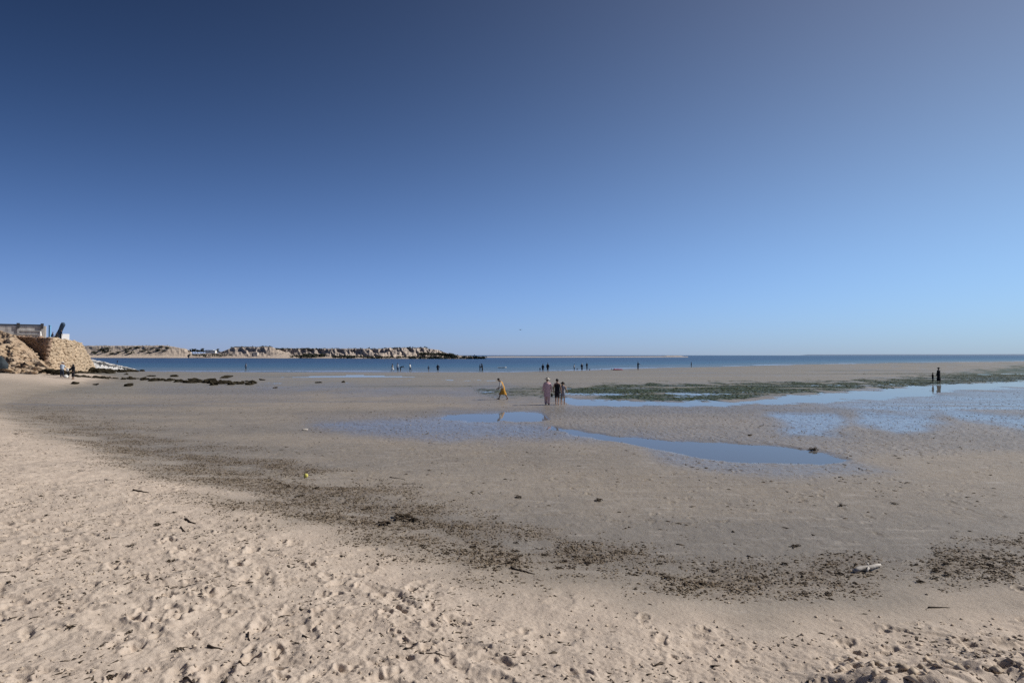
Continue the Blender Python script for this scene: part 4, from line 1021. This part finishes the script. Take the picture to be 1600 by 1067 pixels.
def person(loc, yaw, H, label, pose, wear, group=None, skin=None, fine=False, cat='person', roll=0.0):
    s = H / 1.72; skin = skin or SKIN; fl = float(pose.get('fat', 1.0))
    la, ra = pose.get('legs', ((0, 0), (0, 0))); lean = R(pose.get('lean', 0)); hd = R(pose.get('head', 0))
    arms = pose.get('arms', ((0, 10, 12), (0, 10, 12)))
    fwd = lambda a: Vector((0, math.sin(a), -math.cos(a)))
    def leg(a, k):
        a, k = R(a), R(k); t = fwd(a) * .43; sh = fwd(a - k) * .42; return t, sh
    L = [leg(*la), leg(*ra)]
    pz = max(-(t.z + sh.z) for t, sh in L) + .075
    pel = Vector((0, 0, pz))
    up = Vector((0, math.sin(lean), math.cos(lean))); fr = Vector((0, math.cos(lean), -math.sin(lean)))
    wst = pel + up * .15; chs = pel + up * .36; nkb = pel + up * .52
    hu = Vector((0, math.sin(lean + hd), math.cos(lean + hd))); hf = Vector((0, math.cos(lean + hd), -math.sin(lean + hd)))
    nk = nkb + (up + hu).normalized() * .07; jaw = nk + hu * .055 + hf * .015; crn = nk + hu * .145; top = nk + hu * .215
    vs_, es, rs_ = [], [], []
    def av(p, r, par=None):
        vs_.append(p * s); rs_.append((r[0] * s * fl, r[1] * s * fl) if isinstance(r, tuple) else (r * s, r * s))
        if par is not None: es.append((par, len(vs_) - 1))
        return len(vs_) - 1
    p0 = av(pel, (.125, .10)); w0 = av(wst, (.115, .09), p0); c0_ = av(chs, (.135, .10), w0); n0 = av(nkb, (.085, .075), c0_)
    k0 = av(nk, .052, n0); j0 = av(jaw, .068, k0); r0 = av(crn, .088, j0); t0 = av(top, .06, r0)
    knees, ankles, hips = [], [], []
    for sg, (t, sh) in zip((-1, 1), L):
        hp = pel + X_ * (sg * .085) - Z_ * .05; kn = pel + X_ * (sg * .10) + t; an = kn + sh
        q = av(hp, (.088, .088), p0); q2 = av(hp.lerp(kn, .5), .072, q); q3 = av(kn, .052, q2); q4 = av(kn.lerp(an, .35), .054, q3); q5 = av(an, .034, q4)
        sd_ = (an - kn).normalized(); ff = (Y_ - sd_ * Y_.dot(sd_)).normalized(); ff = (ff * .8 + Y_ * .2).normalized()
        av(an - ff * .05 - Z_ * .035, .032, q5); q6 = av(an + ff * .10 - Z_ * .045, .034, q5); av(an + ff * .18 - Z_ * .052, .022, q6)
        hips.append(hp); knees.append(kn); ankles.append(an)
    ar = []
    for sg, (f, sd_, e) in zip((-1, 1), arms):
        shd = nkb - up * .035 + X_ * (sg * .175); f1 = R(f) ; s1 = R(sd_); f2 = R(f + e); s2 = R(sd_ * .4)
        d1 = Vector((sg * math.sin(s1), math.sin(f1) * math.cos(s1), -math.cos(f1) * math.cos(s1)))
        d2 = Vector((sg * math.sin(s2), math.sin(f2) * math.cos(s2), -math.cos(f2) * math.cos(s2)))
        el = shd + d1 * .28; wr = el + d2 * .25; pm = wr + d2 * .075
        q0 = av(nkb - up * .02 + X_ * (sg * .09), .062, n0); q = av(shd, .058, q0); q2 = av(shd.lerp(el, .5), .045, q); q3 = av(el, .038, q2); q4 = av(el.lerp(wr, .35), .038, q3); q5 = av(wr, .026, q4); av(pm, (.022, .036), q5)
        ar.append((shd, el, wr, pm, d2, sg))
    me = bpy.data.meshes.new('body'); me.from_pydata([v[:] for v in vs_], es, []); o = bpy.data.objects.new('body_tmp', me); COL.objects.link(o)
    o.modifiers.new('skin', 'SKIN')
    lay = me.skin_vertices[0].data
    for i, r_ in enumerate(rs_): lay[i].radius = r_; lay[i].use_root = (i == 0)
    sb = o.modifiers.new('sub', 'SUBSURF'); sb.levels = 2 if fine else 1; sb.render_levels = sb.levels
    dg = bpy.context.evaluated_depsgraph_get(); m2 = bpy.data.meshes.new_from_object(o.evaluated_get(dg))
    bpy.data.objects.remove(o); bpy.data.meshes.remove(me)
    bm = bmesh.new(); bm.from_mesh(m2); bpy.data.meshes.remove(m2)
    def cone(a, b, r1, r2, seg=6):
        d = b - a; M = Matrix.Translation((a + b) / 2 * s) @ Z_.rotation_difference(d.normalized()).to_matrix().to_4x4()
        bmesh.ops.create_cone(bm, segments=seg, radius1=r1 * s, radius2=r2 * s, depth=d.length * s, cap_ends=True, matrix=M)
    for shd, el, wr, pm, d2, sg in ar:      # four fingers of unequal length, bent, and a thumb from the side of the palm
        side = X_ if abs(d2.x) < .8 else Y_
        acr = (Y_ - d2 * Y_.dot(d2)).normalized() if abs(d2.y) < .9 else Z_; inn = d2.cross(acr).normalized() * -sg
        for k, ln in enumerate((.066, .078, .073, .056)):
            a = pm + acr * (.030 - .020 * k) - d2 * .005; b = a + d2 * ln * .55 + inn * .004; c = b + d2 * ln * .40 + inn * ln * .35
            cone(a, b, .0095, .0085, 5); cone(b, c, .0085, .006, 5)
        a = wr + d2 * .02 + acr * .026; b = a + (acr * .6 + d2 * .8) * .045; cone(a, b, .012, .010, 5); cone(b, b + (d2 + inn * .3).normalized() * .03, .010, .007, 5)
    cone(jaw + hu * .045 + hf * .066, jaw + hu * .030 + hf * .105, .016, .010)           # nose
    for sg in (-1, 1): cone(crn - hu * .035 + X_ * (sg * .080), crn - hu * .03 + X_ * (sg * .098) - hf * .012, .026, .018, 7)   # ears
    cone(jaw + hf * .072 - hu * .012 - X_ * .022, jaw + hf * .072 - hu * .012 + X_ * .022, .008, .008, 5)                     # lips
    root = empty('person', loc, yaw, label, cat, group)
    if roll: root.rotation_euler.x = roll
    from_bm('body', bm, skin, root, True)
    if fine:
        for sg in (-1, 1):
            e_ = bmesh.new(); bmesh.ops.create_uvsphere(e_, u_segments=8, v_segments=6, radius=.011 * s, matrix=Matrix.Translation((crn - hu * .03 + hf * .078 + X_ * (sg * .032)) * s)); from_bm('eye', e_, M_dark, root, True)
    sc = lambda rings: [(c * s, a * s * (fl if big_ else 1), b * s * (fl if big_ else 1), x, y) for c, a, b, x, y, big_ in rings]
    torso = lambda ex: [(nkb + up * .035, .075, .065, X_, fr, 0), (nkb - up * .005, .165 + ex, .085 + ex, X_, fr, 0), (nkb - up * .08, .185 + ex, .118 + ex, X_, fr, 1), (chs, .172 + ex, .128 + ex, X_, fr, 1), (wst, .152 + ex, .122 + ex, X_, fr, 1), (pel + up * .02, .172 + ex, .134 + ex, X_, fr, 1)]
    def hem(z_frac):
        """rings below the pelvis for a skirt reaching z_frac of the leg"""
        out = []; n = 5
        for k in range(1, n + 1):
            t = z_frac * k / n
            P_ = []
            for h_, kn, an in zip(hips, knees, ankles): P_.append(h_.lerp(kn, min(1, t * 2)) if t < .5 else kn.lerp(an, (t - .5) * 2))
            c = (P_[0] + P_[1]) / 2; sp_ = abs(P_[0].y - P_[1].y) / 2
            out.append((c, .175 + .03 * t, .12 + sp_ * .9 + .03 * t, X_, Y_, 1))
        return out
    for wname, col, *a in wear:
        m = cloth(col)
        if wname in ('shirt', 'top', 'tunic', 'dress', 'robe'):
            rg_ = torso(.014 if wname != 'top' else .006)
            if wname == 'top': rg_ = rg_[1:]; rg_[0] = (nkb - up * .05, .165, .115, X_, fr, 1)
            if wname == 'shirt': rg_ += hem(.12)
            if wname in ('tunic', 'dress', 'robe'): rg_ += hem(a[0])
            from_bm(wname, tube(sc(rg_), n=18, fold=.05 if wname != 'shirt' else .02, seed=len(label)), m, root, True)
            sl = {'shirt': .5, 'tunic': .95, 'robe': 1.0, 'dress': .0, 'top': 0}[wname]
            if len(a) > 1: sl = a[1]
            if sl > 0:
                for shd, el, wr, pm, d2, sg in ar:
                    pts = [shd - X_ * (sg * .035) + up * .005, shd.lerp(el, .5), el, el.lerp(wr, .5), wr]
                    n_ = 2 + int(round(sl * 3)); pts = pts[:n_]; rings = []
                    for k, p_ in enumerate(pts):
                        d = (pts[min(k + 1, n_ - 1)] - pts[max(k - 1, 0)]).normalized(); q1 = d.orthogonal().normalized(); q2 = d.cross(q1)
                        r_ = (.070 - .007 * k) + (.02 if wname == 'robe' else 0); rings.append((p_, r_, r_, q1, q2, 0))
                    from_bm('sleeve', tube(sc(rings), n=10), m, root, True)
        if wname in ('shorts', 'trousers', 'swim_shorts'):
            rg_ = [(wst - up * .03, .155, .125, X_, fr, 1), (pel, .178, .140, X_, Y_, 1), (pel - Z_ * .09, .172, .14, X_, Y_, 1)]
            from_bm(wname, tube(sc(rg_), n=16), m, root, True); b_ = root.children[-1]
            for h_, kn, an in zip(hips, knees, ankles):
                pts = [h_ + Z_ * .02, h_.lerp(kn, .5), kn, kn.lerp(an, .5), an]; rd = [.105, .094, .082, .076, .072]
                n_ = 2 + int(round(a[0] * 3)); rings = []
                for k, p_ in enumerate(pts[:n_]):
                    d = (pts[min(k + 1, n_ - 1)] - pts[max(k - 1, 0)]).normalized(); q2 = (X_.cross(d)).normalized()
                    rings.append((p_, rd[k], rd[k], X_, q2, 1))
                from_bm('trouser_leg', tube(sc(rings), n=12), m, b_, True)
        if wname == 'hair':
            hb_ = bmesh.new(); bmesh.ops.create_icosphere(hb_, subdivisions=2, radius=1)
            for v in hb_.verts:
                c = v.co.copy(); low = max(0, -c.z) * (0.35 if c.y > -.1 else 1.0)
                q = X_ * c.x * .100 + hf * (c.y * .108 - .012) + hu * (c.z * .105)
                if c.y > .35 and c.z < .35: q -= hf * .055
                v.co = (crn + hu * .022 + q) * s
            if 'bun' in a: bmesh.ops.create_icosphere(hb_, subdivisions=2, radius=.052 * s, matrix=Matrix.Translation((crn + hu * .06 - hf * .12) * s))
            if 'long' in a:
                bmesh.ops.create_cone(hb_, segments=10, radius1=.075 * s, radius2=.095 * s, depth=.26 * s, cap_ends=True, matrix=Matrix.Translation((crn - hu * .09 - hf * .07) * s) @ Z_.rotation_difference(hu).to_matrix().to_4x4())
            if 'tails' in a:
                for sg in (-1, 1): bmesh.ops.create_icosphere(hb_, subdivisions=2, radius=.058 * s, matrix=Matrix.Translation((crn - hu * .02 - hf * .05 + X_ * (sg * .125)) * s))
            from_bm('hair', hb_, HAIR, root, True)
        if wname == 'headscarf':
            rg_ = [(top + hu * .012, .02, .02, X_, hf, 0), (crn + hu * .06, .085, .09, X_, hf, 0), (crn - hu * .02, .105, .108, X_, hf, 0), (jaw - hu * .03, .095, .095, X_, hf, 0), (nkb + up * .02, .14, .11, X_, fr, 0), (nkb - up * .10, .20, .14, X_, fr, 0)]
            from_bm('headscarf', tube(sc(rg_), True, n=14), m, root, True)
        if wname in ('hat', 'cap'):
            wd = .20 if wname == 'hat' else .11
            rg_ = [(top + hu * .035, .03, .03, X_, hf, 0), (top + hu * .025, .085, .09, X_, hf, 0), (crn + hu * .035, .108, .112, X_, hf, 0)]
            ht_ = from_bm(wname, tube(sc(rg_), True, n=16), m, root, True)
            if wname == 'hat': rg2 = [(crn + hu * .04, .10, .104, X_, hf, 0), (crn + hu * .038, .15, .155, X_, hf, 0), (crn + hu * .012, wd, wd + .01, X_, hf, 0), (crn + hu * .004, wd, wd + .01, X_, hf, 0), (crn + hu * .028, .11, .112, X_, hf, 0)]
            else: rg2 = [(crn + hu * .04 + hf * .09, .07, .05, X_, hf, 0), (crn + hu * .03 + hf * .13, .075, .075, X_, hf, 0), (crn + hu * .022 + hf * .13, .075, .075, X_, hf, 0)]
            from_bm('brim', tube(sc(rg2), n=16), m, ht_, True)
        if wname == 'shoes':
            for an, kn in zip(ankles, knees):
                sb_ = bmesh.new(); bmesh.ops.create_uvsphere(sb_, u_segments=10, v_segments=7, radius=1, matrix=Matrix.Translation((an + Y_ * .055 - Z_ * .032) * s) @ Matrix.Diagonal((.048 * s, .135 * s, .045 * s, 1)))
                from_bm('shoe', sb_, m, root, True)
    root['hand_l'] = list(ar[0][3] * s); root['hand_r'] = list(ar[1][3] * s)
    return root
def stand(u, v, z=None):
    if z is None: return ground(u, v)
    return P(u, v, z)
YAWL, YAWR, AWAY, TOWARD = R(90), R(-90), 0.0, R(180)
# the four nearest
person(stand(786, 624), R(84), 1.62, 'stooping person in white top and yellow wrap striding alone to the left', dict(lean=22, head=26, legs=((24, 6), (-18, 12)), arms=((4, 10, 40), (-8, 10, 50))),
       [('shirt', (.66, .64, .60), 0.0), ('tunic', YEL, .62, 0.0), ('hair', BLACK)], 'people walking on the flat', SKIN2, True)
_p = person(stand(855, 632.2), R(-6), 1.70, 'person seen from behind in pink tunic, pink trousers and pale brimmed hat', dict(fat=1.16, legs=((10, 4), (-8, 8)), arms=((-4, 16, 12), (6, 16, 10))),
       [('tunic', PINK, .46, .95), ('trousers', (.70, .47, .44), 1.0), ('hair', BLACK), ('hat', CREAM), ('shoes', BLACK)], 'people walking on the flat', SKIN, True)
bag = bmesh.new()
for (x0, x1, y0, y1, z0, z1) in ((-.05, .05, -.13, .13, -.30, -.08),): box(bag, x0, x1, y0, y1, z0, z1)
bmesh.ops.bevel(bag, geom=bag.edges[:], offset=.03, segments=2, affect='EDGES')
hr = Vector(_p['hand_r']); b_e = empty('bag', _p.location + Matrix.Rotation(R(-6), 3, 'Z') @ (hr + Vector((0, 0, -.03))), R(-6), 'small dark bag held in the right hand of the person in pink', 'bag')
from_bm('pouch', bag, cloth(BLACK), b_e, True)
hb2 = bmesh.new(); prev = None
ring = []
for k in range(9):
    a = math.pi * k / 8; c = Vector((0, math.cos(a) * .07, -.085 + math.sin(a) * .09)); rad = c.copy(); rad.z += .085; rad.normalize()
    ring.append([hb2.verts.new(c + rad * (.008 * math.cos(m)) + X_ * (.008 * math.sin(m))) for m in (0, 1.57, 3.14, 4.71)])
for s1, s2 in zip(ring[:-1], ring[1:]):
    for i in range(4): hb2.faces.new((s1[i], s1[(i + 1) % 4], s2[(i + 1) % 4], s2[i]))
from_bm('handle', hb2, cloth(BLACK), b_e)
person(stand(870.5, 632.2), R(-14), 1.62, 'bare-legged person in black top and dark shorts between the pink one and the child', dict(legs=((6, 4), (-10, 10)), arms=((0, 14, 20), (-6, 16, 14))),
       [('top', BLACK), ('shorts', (.03, .024, .03), .34), ('hair', BLACK, 'bun')], 'people walking on the flat', SKIN, True)
person(stand(879.3, 631.6), R(-20), 1.42, 'child with bunched dark hair in a grey sleeveless dress, rightmost of the walking trio', dict(legs=((-8, 4), (10, 8)), arms=((20, 8, 30), (-14, 28, 40))),
       [('dress', GREY, .30), ('hair', BLACK, 'tails')], 'people walking on the flat', SKIN, True)
person(stand(1466, 598.3), R(30), 1.74, 'person in long black robe and brimmed black hat standing on the green weed', dict(fat=1.1, legs=((4, 2), (-4, 3)), arms=((4, 9, 14), (6, 8, 30))),
       [('robe', BLACK, .80), ('hat', BLACK), ('hair', BLACK)], 'pair standing by the channel', SKIN2, True)
person(stand(1456.8, 598.3), R(70), 1.16, 'small child in dark clothes pointing left beside the person in black robe', dict(legs=((2, 2), (-3, 3)), arms=((60, 14, 20), (4, 8, 10))),
       [('shirt', BLACK, .5), ('shorts', NAVY, .5), ('hair', BLACK)], 'pair standing by the channel', SKIN2, True)
# by the rocks at the left
g1 = 'people at the foot of the stone wall'
def at_wall(u, v, d_):
    p = A(u, v, d_); p.z = height_at(p.x, p.y); return p
person(at_wall(97.5, 588, 69), R(20), 1.70, 'person standing by the wall in light blue shirt, dark trousers and white hat', dict(lean=8, head=14, arms=((16, 10, 40), (16, 10, 40))), [('shirt', (.40, .46, .54), 1.0), ('trousers', NAVY, 1.0), ('hat', WHITE)], g1, None, True)
person(at_wall(106.5, 588.2, 68.5), R(-30), 1.55, 'dark-clothed person bending down between the two standing ones by the wall', dict(lean=58, head=20, legs=((10, 22), (14, 26)), arms=((50, 8, 10), (46, 8, 20))), [('shirt', BLACK, .9), ('trousers', BLACK, 1.0), ('hair', BLACK)], g1, SKIN2)
_q = person(at_wall(115, 589.5, 67), R(160), 1.66, 'person in black standing at the right end by the wall with a white bag', dict(arms=((8, 10, 20), (30, 8, 50))), [('robe', BLACK, .72), ('headscarf', BLACK)], g1, SKIN2)
hl = Vector(_q['hand_r']); b_w = empty('bag', _q.location + Matrix.Rotation(R(160), 3, 'Z') @ (hl + Vector((0, .05, .0))), R(160), 'white bag held by the person in black by the wall', 'bag')
bb = bmesh.new(); box(bb, -.16, .16, -.07, .07, -.2, .14); bmesh.ops.bevel(bb, geom=bb.edges[:], offset=.05, segments=2, affect='EDGES'); from_bm('pouch', bb, cloth(WHITE), b_w, True)
boxes('handle', cloth(WHITE), b_w, (-.09, -.07, -.01, .01, .135, .25), (.07, .09, -.01, .01, .135, .25), (-.07, .07, -.01, .01, .235, .25))
bb = bmesh.new(); box(bb, -.22, .22, -.12, .12, 0, .34); bmesh.ops.bevel(bb, geom=bb.edges[:], offset=.08, segments=2, affect='EDGES')
e = empty('bag', at_wall(104, 587.5, 68.2), .3, 'white bag set on the sand before the bending person', 'bag'); from_bm('pouch', bb, cloth(WHITE), e, True)
boxes('handle', cloth(WHITE), e, (-.10, -.08, -.01, .01, .335, .44), (.08, .10, -.01, .01, .335, .44), (-.08, .08, -.01, .01, .425, .44))
# on the terrace
g2 = 'people on the terrace above the stone wall'
def on_terrace(u, Yd): p = A(u, 520, Yd); p.z = TZ; return p
person(on_terrace(80.5, 97), R(-60), 1.45, 'dark figure sitting on the terrace beside the pale blue post', dict(lean=14, legs=((80, 80), (84, 80)), arms=((30, 8, 40), (30, 8, 40))), [('shirt', NAVY, .9), ('trousers', BLACK, 1.0), ('hair', BLACK)], g2, SKIN2)
person(on_terrace(87.5, 95.8), R(10), 1.25, 'dark figure at the foot of the leaning flag, left of the two there', dict(lean=18, legs=((60, 80), (64, 84)), arms=((40, 8, 40), (30, 8, 40))), [('shirt', BLACK, .9), ('trousers', NAVY, 1.0), ('hair', BLACK)], g2, SKIN2)
person(on_terrace(94.5, 95.5), R(-20), 1.45, 'dark figure standing between the leaning flag and the white board', dict(lean=8), [('shirt', NAVY, .9), ('trousers', BLACK, 1.0), ('hair', BLACK)], g2, SKIN2)
# wading far out
g3 = 'people wading at the edge of the lagoon'
STD, BEND, WALK = dict(arms=((4, 10, 12), (6, 10, 20))), dict(lean=66, head=20, legs=((4, 8), (12, 18)), arms=((60, 8, 6), (56, 8, 14))), dict(lean=6, legs=((22, 8), (-18, 14)), arms=((18, 10, 14), (-14, 10, 14)))
def wade(u, v, yaw, H, label, pose, wear, dz=-.28):
    z0 = SEA_Z
    for _ in range(3): p = P(u, v, z0)
    p.z = min(height_at(p.x, p.y), SEA_Z) if height_at(p.x, p.y) < SEA_Z + .05 else height_at(p.x, p.y)
    p.z = max(p.z, SEA_Z - .55)
    return person(p, yaw, H, label, pose, wear, g3, SKIN2)
wade(384.5, 577.3, R(160), 1.70, 'lone wader in pale shirt, far left of all the other waders', STD, [('shirt', GREY, .6), ('shorts', NAVY, .5), ('hair', BLACK)])
wade(613.5, 579.8, R(80), 1.72, 'wader in black top and white skirt, leftmost of the wading trio', WALK, [('shirt', BLACK, .9), ('tunic', WHITE, .7, 0.0), ('hair', BLACK, 'long')])
wade(621.5, 580.2, R(0), 1.84, 'tall wader in white top and blue trousers in the middle of the wading trio', STD, [('shirt', LBLUE, .5), ('trousers', (.05, .07, .14), .8), ('hair', BLACK)])
wade(625.6, 580.2, R(-80), 1.66, 'wader bending down to the water, rightmost of the wading trio', BEND, [('shirt', BLACK, .5), ('shorts', BLACK, .6), ('hair', BLACK)])
wade(641.3, 579.6, R(75), 1.74, 'lone wader in a bright white shirt and dark shorts right of the trio', dict(lean=12, legs=((12, 6), (-8, 12))), [('shirt', WHITE, .6), ('shorts', NAVY, .7), ('hair', BLACK)])
wade(669.8, 580.3, R(20), 1.28, 'slight child wader in blue top standing alone', STD, [('shirt', (.05, .09, .16), .5), ('hair', BLACK)])
wade(684.3, 580.1, R(0), 1.62, 'broad wader in a dark robe right of the lone child', dict(fat=1.35, arms=((4, 24, 10), (4, 24, 10))), [('robe', NAVY, .75), ('headscarf', (.10, .14, .2))])
wade(750.0, 579.3, R(-70), 1.60, 'slim dark wader close beside the one in a long black robe', STD, [('shirt', NAVY, .9), ('trousers', BLACK, .9), ('hair', BLACK)])
wade(753.6, 579.6, R(80), 1.76, 'wader in a long black robe leaning to a slim companion', dict(lean=10, fat=1.15, arms=((10, 14, 20), (10, 10, 20))), [('robe', BLACK, .9), ('headscarf', BLACK)])
wade(843.8, 581.2, R(30), .92, 'toddler in dark clothes at the water edge left of two adults', STD, [('shirt', NAVY, .5), ('hair', BLACK)])
wade(848.2, 581.8, R(-10), 1.68, 'wader in blue-black clothes between toddler and tall dark wader', dict(fat=1.1), [('tunic', NAVY, .55, .9), ('hair', BLACK)])
wade(855.8, 581.9, R(-15), 1.86, 'tallest dark wader, right of the toddler and its companion', STD, [('robe', BLACK, .6), ('hair', BLACK)])
wade(897.2, 578.9, R(60), 1.50, 'pale-shirted wader, leftmost of the group right of centre', STD, [('shirt', GREY, .6), ('shorts', NAVY, .6), ('hair', BLACK)])
wade(901.5, 578.9, R(-20), .80, 'small child crouching in the shallows between two waders', dict(lean=30, legs=((70, 110), (74, 112))), [('shirt', NAVY, .5), ('hair', BLACK)])
wade(909.2, 579.4, R(15), 1.80, 'wader with pale scarf and dark robe in the middle of the group right of centre', STD, [('robe', NAVY, .8), ('headscarf', (.3, .33, .36))])
wade(917.0, 576.9, R(10), 1.72, 'dark wader standing farther out, right of the one with a pale scarf', STD, [('shirt', BLACK, .9), ('trousers', NAVY, .9), ('hair', BLACK)])
wade(996.8, 579.0, R(-60), 1.92, 'wader in dark clothes with one elbow out, right of the red float', dict(arms=((4, 8, 10), (10, 50, 60))), [('shirt', BLACK, .9), ('shorts', NAVY, .8), ('hair', BLACK)])
wade(1080, 574.0, R(70), 1.65, 'lone dark wader farthest to the right in the lagoon', STD, [('shirt', NAVY, .9), ('trousers', BLACK, .9), ('hair', BLACK)])
wade(183.5, 567.0, R(-30), 2.0, 'dark figure standing behind the white breakwater at the far left', STD, [('shirt', BLACK, .9), ('trousers', BLACK, .9), ('hair', BLACK)])
def swimmer(u, v, yaw, label):
    p = P(u, v, SEA_Z); p.z = SEA_Z - 1.28
    return person(p, yaw, 1.6, label, dict(lean=4, arms=((40, 50, 20), (40, 50, 20))), [('swim_shorts', NAVY, .4), ('hair', BLACK)], 'swimmers with only head and shoulders out', SKIN2)
swimmer(921, 578.6, 0, 'dark head of a swimmer low in the water right of the standing waders')
swimmer(940.5, 578.6, R(40), 'dark head of a swimmer, left of two near the red float')
swimmer(955.3, 578.4, R(-40), 'dark head of a swimmer just left of the red float')
# red float, white bird on the water, bird in the sky
p = P(965, 578.6, SEA_Z)
e = empty('inflatable_float', p, R(10), 'dark red inflatable float lying on the shallow water beside a swimmer', 'float')
bm = bmesh.new()
for x0, z0, ln, rd in ((0, .16, 1.25, .2), (0, .16, 1.1, .17)):
    for sy in (-.32, .32):
        bmesh.ops.create_uvsphere(bm, u_segments=14, v_segments=8, radius=1, matrix=Matrix.Translation((x0, sy, z0)) @ Matrix.Diagonal((ln, rd, rd, 1)))
from_bm('tube', bm, cloth(RED), e, True)
bm = bmesh.new(); bmesh.ops.create_uvsphere(bm, u_segments=14, v_segments=8, radius=1, matrix=Matrix.Translation((.25, 0, .14)) @ Matrix.Diagonal((.9, .34, .08, 1))); from_bm('deck', bm, cloth((.10, .01, .03)), e, True)
bm = bmesh.new(); bmesh.ops.create_uvsphere(bm, u_segments=12, v_segments=8, radius=1, matrix=Matrix.Translation((-.75, 0, .28)) @ Matrix.Diagonal((.25, .4, .16, 1))); from_bm('pillow', bm, cloth((.5, .14, .2)), e, True)
p = P(784.5, 574.8, SEA_Z)
e = empty('dinghy', p, R(6), 'small white dinghy lying low on the lagoon near the leaning couple', 'boat')
bm = bmesh.new(); rings = []
for k in range(9):
    t = k / 8 * 2 - 1; wd = .42 * (1 - max(0, t) ** 3 * .92) * (1 - max(0, -t) ** 6 * .25); hh = .30 + .12 * max(0, t) ** 2
    rings.append([bm.verts.new((t * 1.25, wd * y, z * hh - .06)) for y, z in ((-1, 1), (-.8, .3), (-.35, 0), (.35, 0), (.8, .3), (1, 1), (.86, .96), (.3, .25), (-.3, .25), (-.86, .96))])
for s1, s2 in zip(rings[:-1], rings[1:]):
    for i in range(10): bm.faces.new((s1[i], s2[i], s2[(i + 1) % 10], s1[(i + 1) % 10]))
bm.faces.new(rings[0]); bm.faces.new(rings[-1][::-1])
from_bm('hull', bm, M_white, e); boxes('thwart', M_gray, e, (-.15, .12, -.34, .34, .16, .19)); boxes('thwart', M_gray, e, (-.85, -.62, -.30, .30, .16, .19))
p = A(813.3, 515.3, 150)
e = empty('gull', p, R(35), 'tiny dark bird gliding low in the clear sky', 'bird')
bm = bmesh.new(); bmesh.ops.create_uvsphere(bm, u_segments=10, v_segments=8, radius=1, matrix=Matrix.Diagonal((.07, .24, .07, 1)))
bmesh.ops.create_uvsphere(bm, u_segments=8, v_segments=6, radius=.055, matrix=Matrix.Translation((0, .26, .03)))
bmesh.ops.create_cone(bm, segments=5, radius1=.02, radius2=.003, depth=.07, cap_ends=True, matrix=Matrix.Translation((0, .34, .02)) @ Matrix.Rotation(R(-90), 4, 'X'))
from_bm('body', bm, simple('gull_grey', (.12, .13, .15), .8, .2), e, True)
for sg in (-1, 1):
    bm = bmesh.new(); q = [((0.04, .10, .03), (.04, -.07, .02)), ((.25, .16, .12), (.25, -.02, .11)), ((.5, .08, .10), (.5, -.04, .095)), ((.68, -.03, .06), (.68, -.06, .058))]
    tp = [[bm.verts.new((sg * a[0], a[1], a[2] + dz)) for a in ab for dz in (.008, -.008)] for ab in q]
    for s1, s2 in zip(tp[:-1], tp[1:]):
        for i0, i1 in ((0, 2), (2, 3), (3, 1), (1, 0)): bm.faces.new((s1[i0], s1[i1], s2[i1], s2[i0]))
    bm.faces.new((tp[0][0], tp[0][1], tp[0][3], tp[0][2])); bm.faces.new((tp[-1][0], tp[-1][2], tp[-1][3], tp[-1][1]))
    bmesh.ops.recalc_face_normals(bm, faces=bm.faces[:]); from_bm('wing', bm, bpy.data.materials['gull_grey'], e)
for o in bpy.data.objects:
    for k in ('hand_l', 'hand_r'):
        if k in o: del o[k]
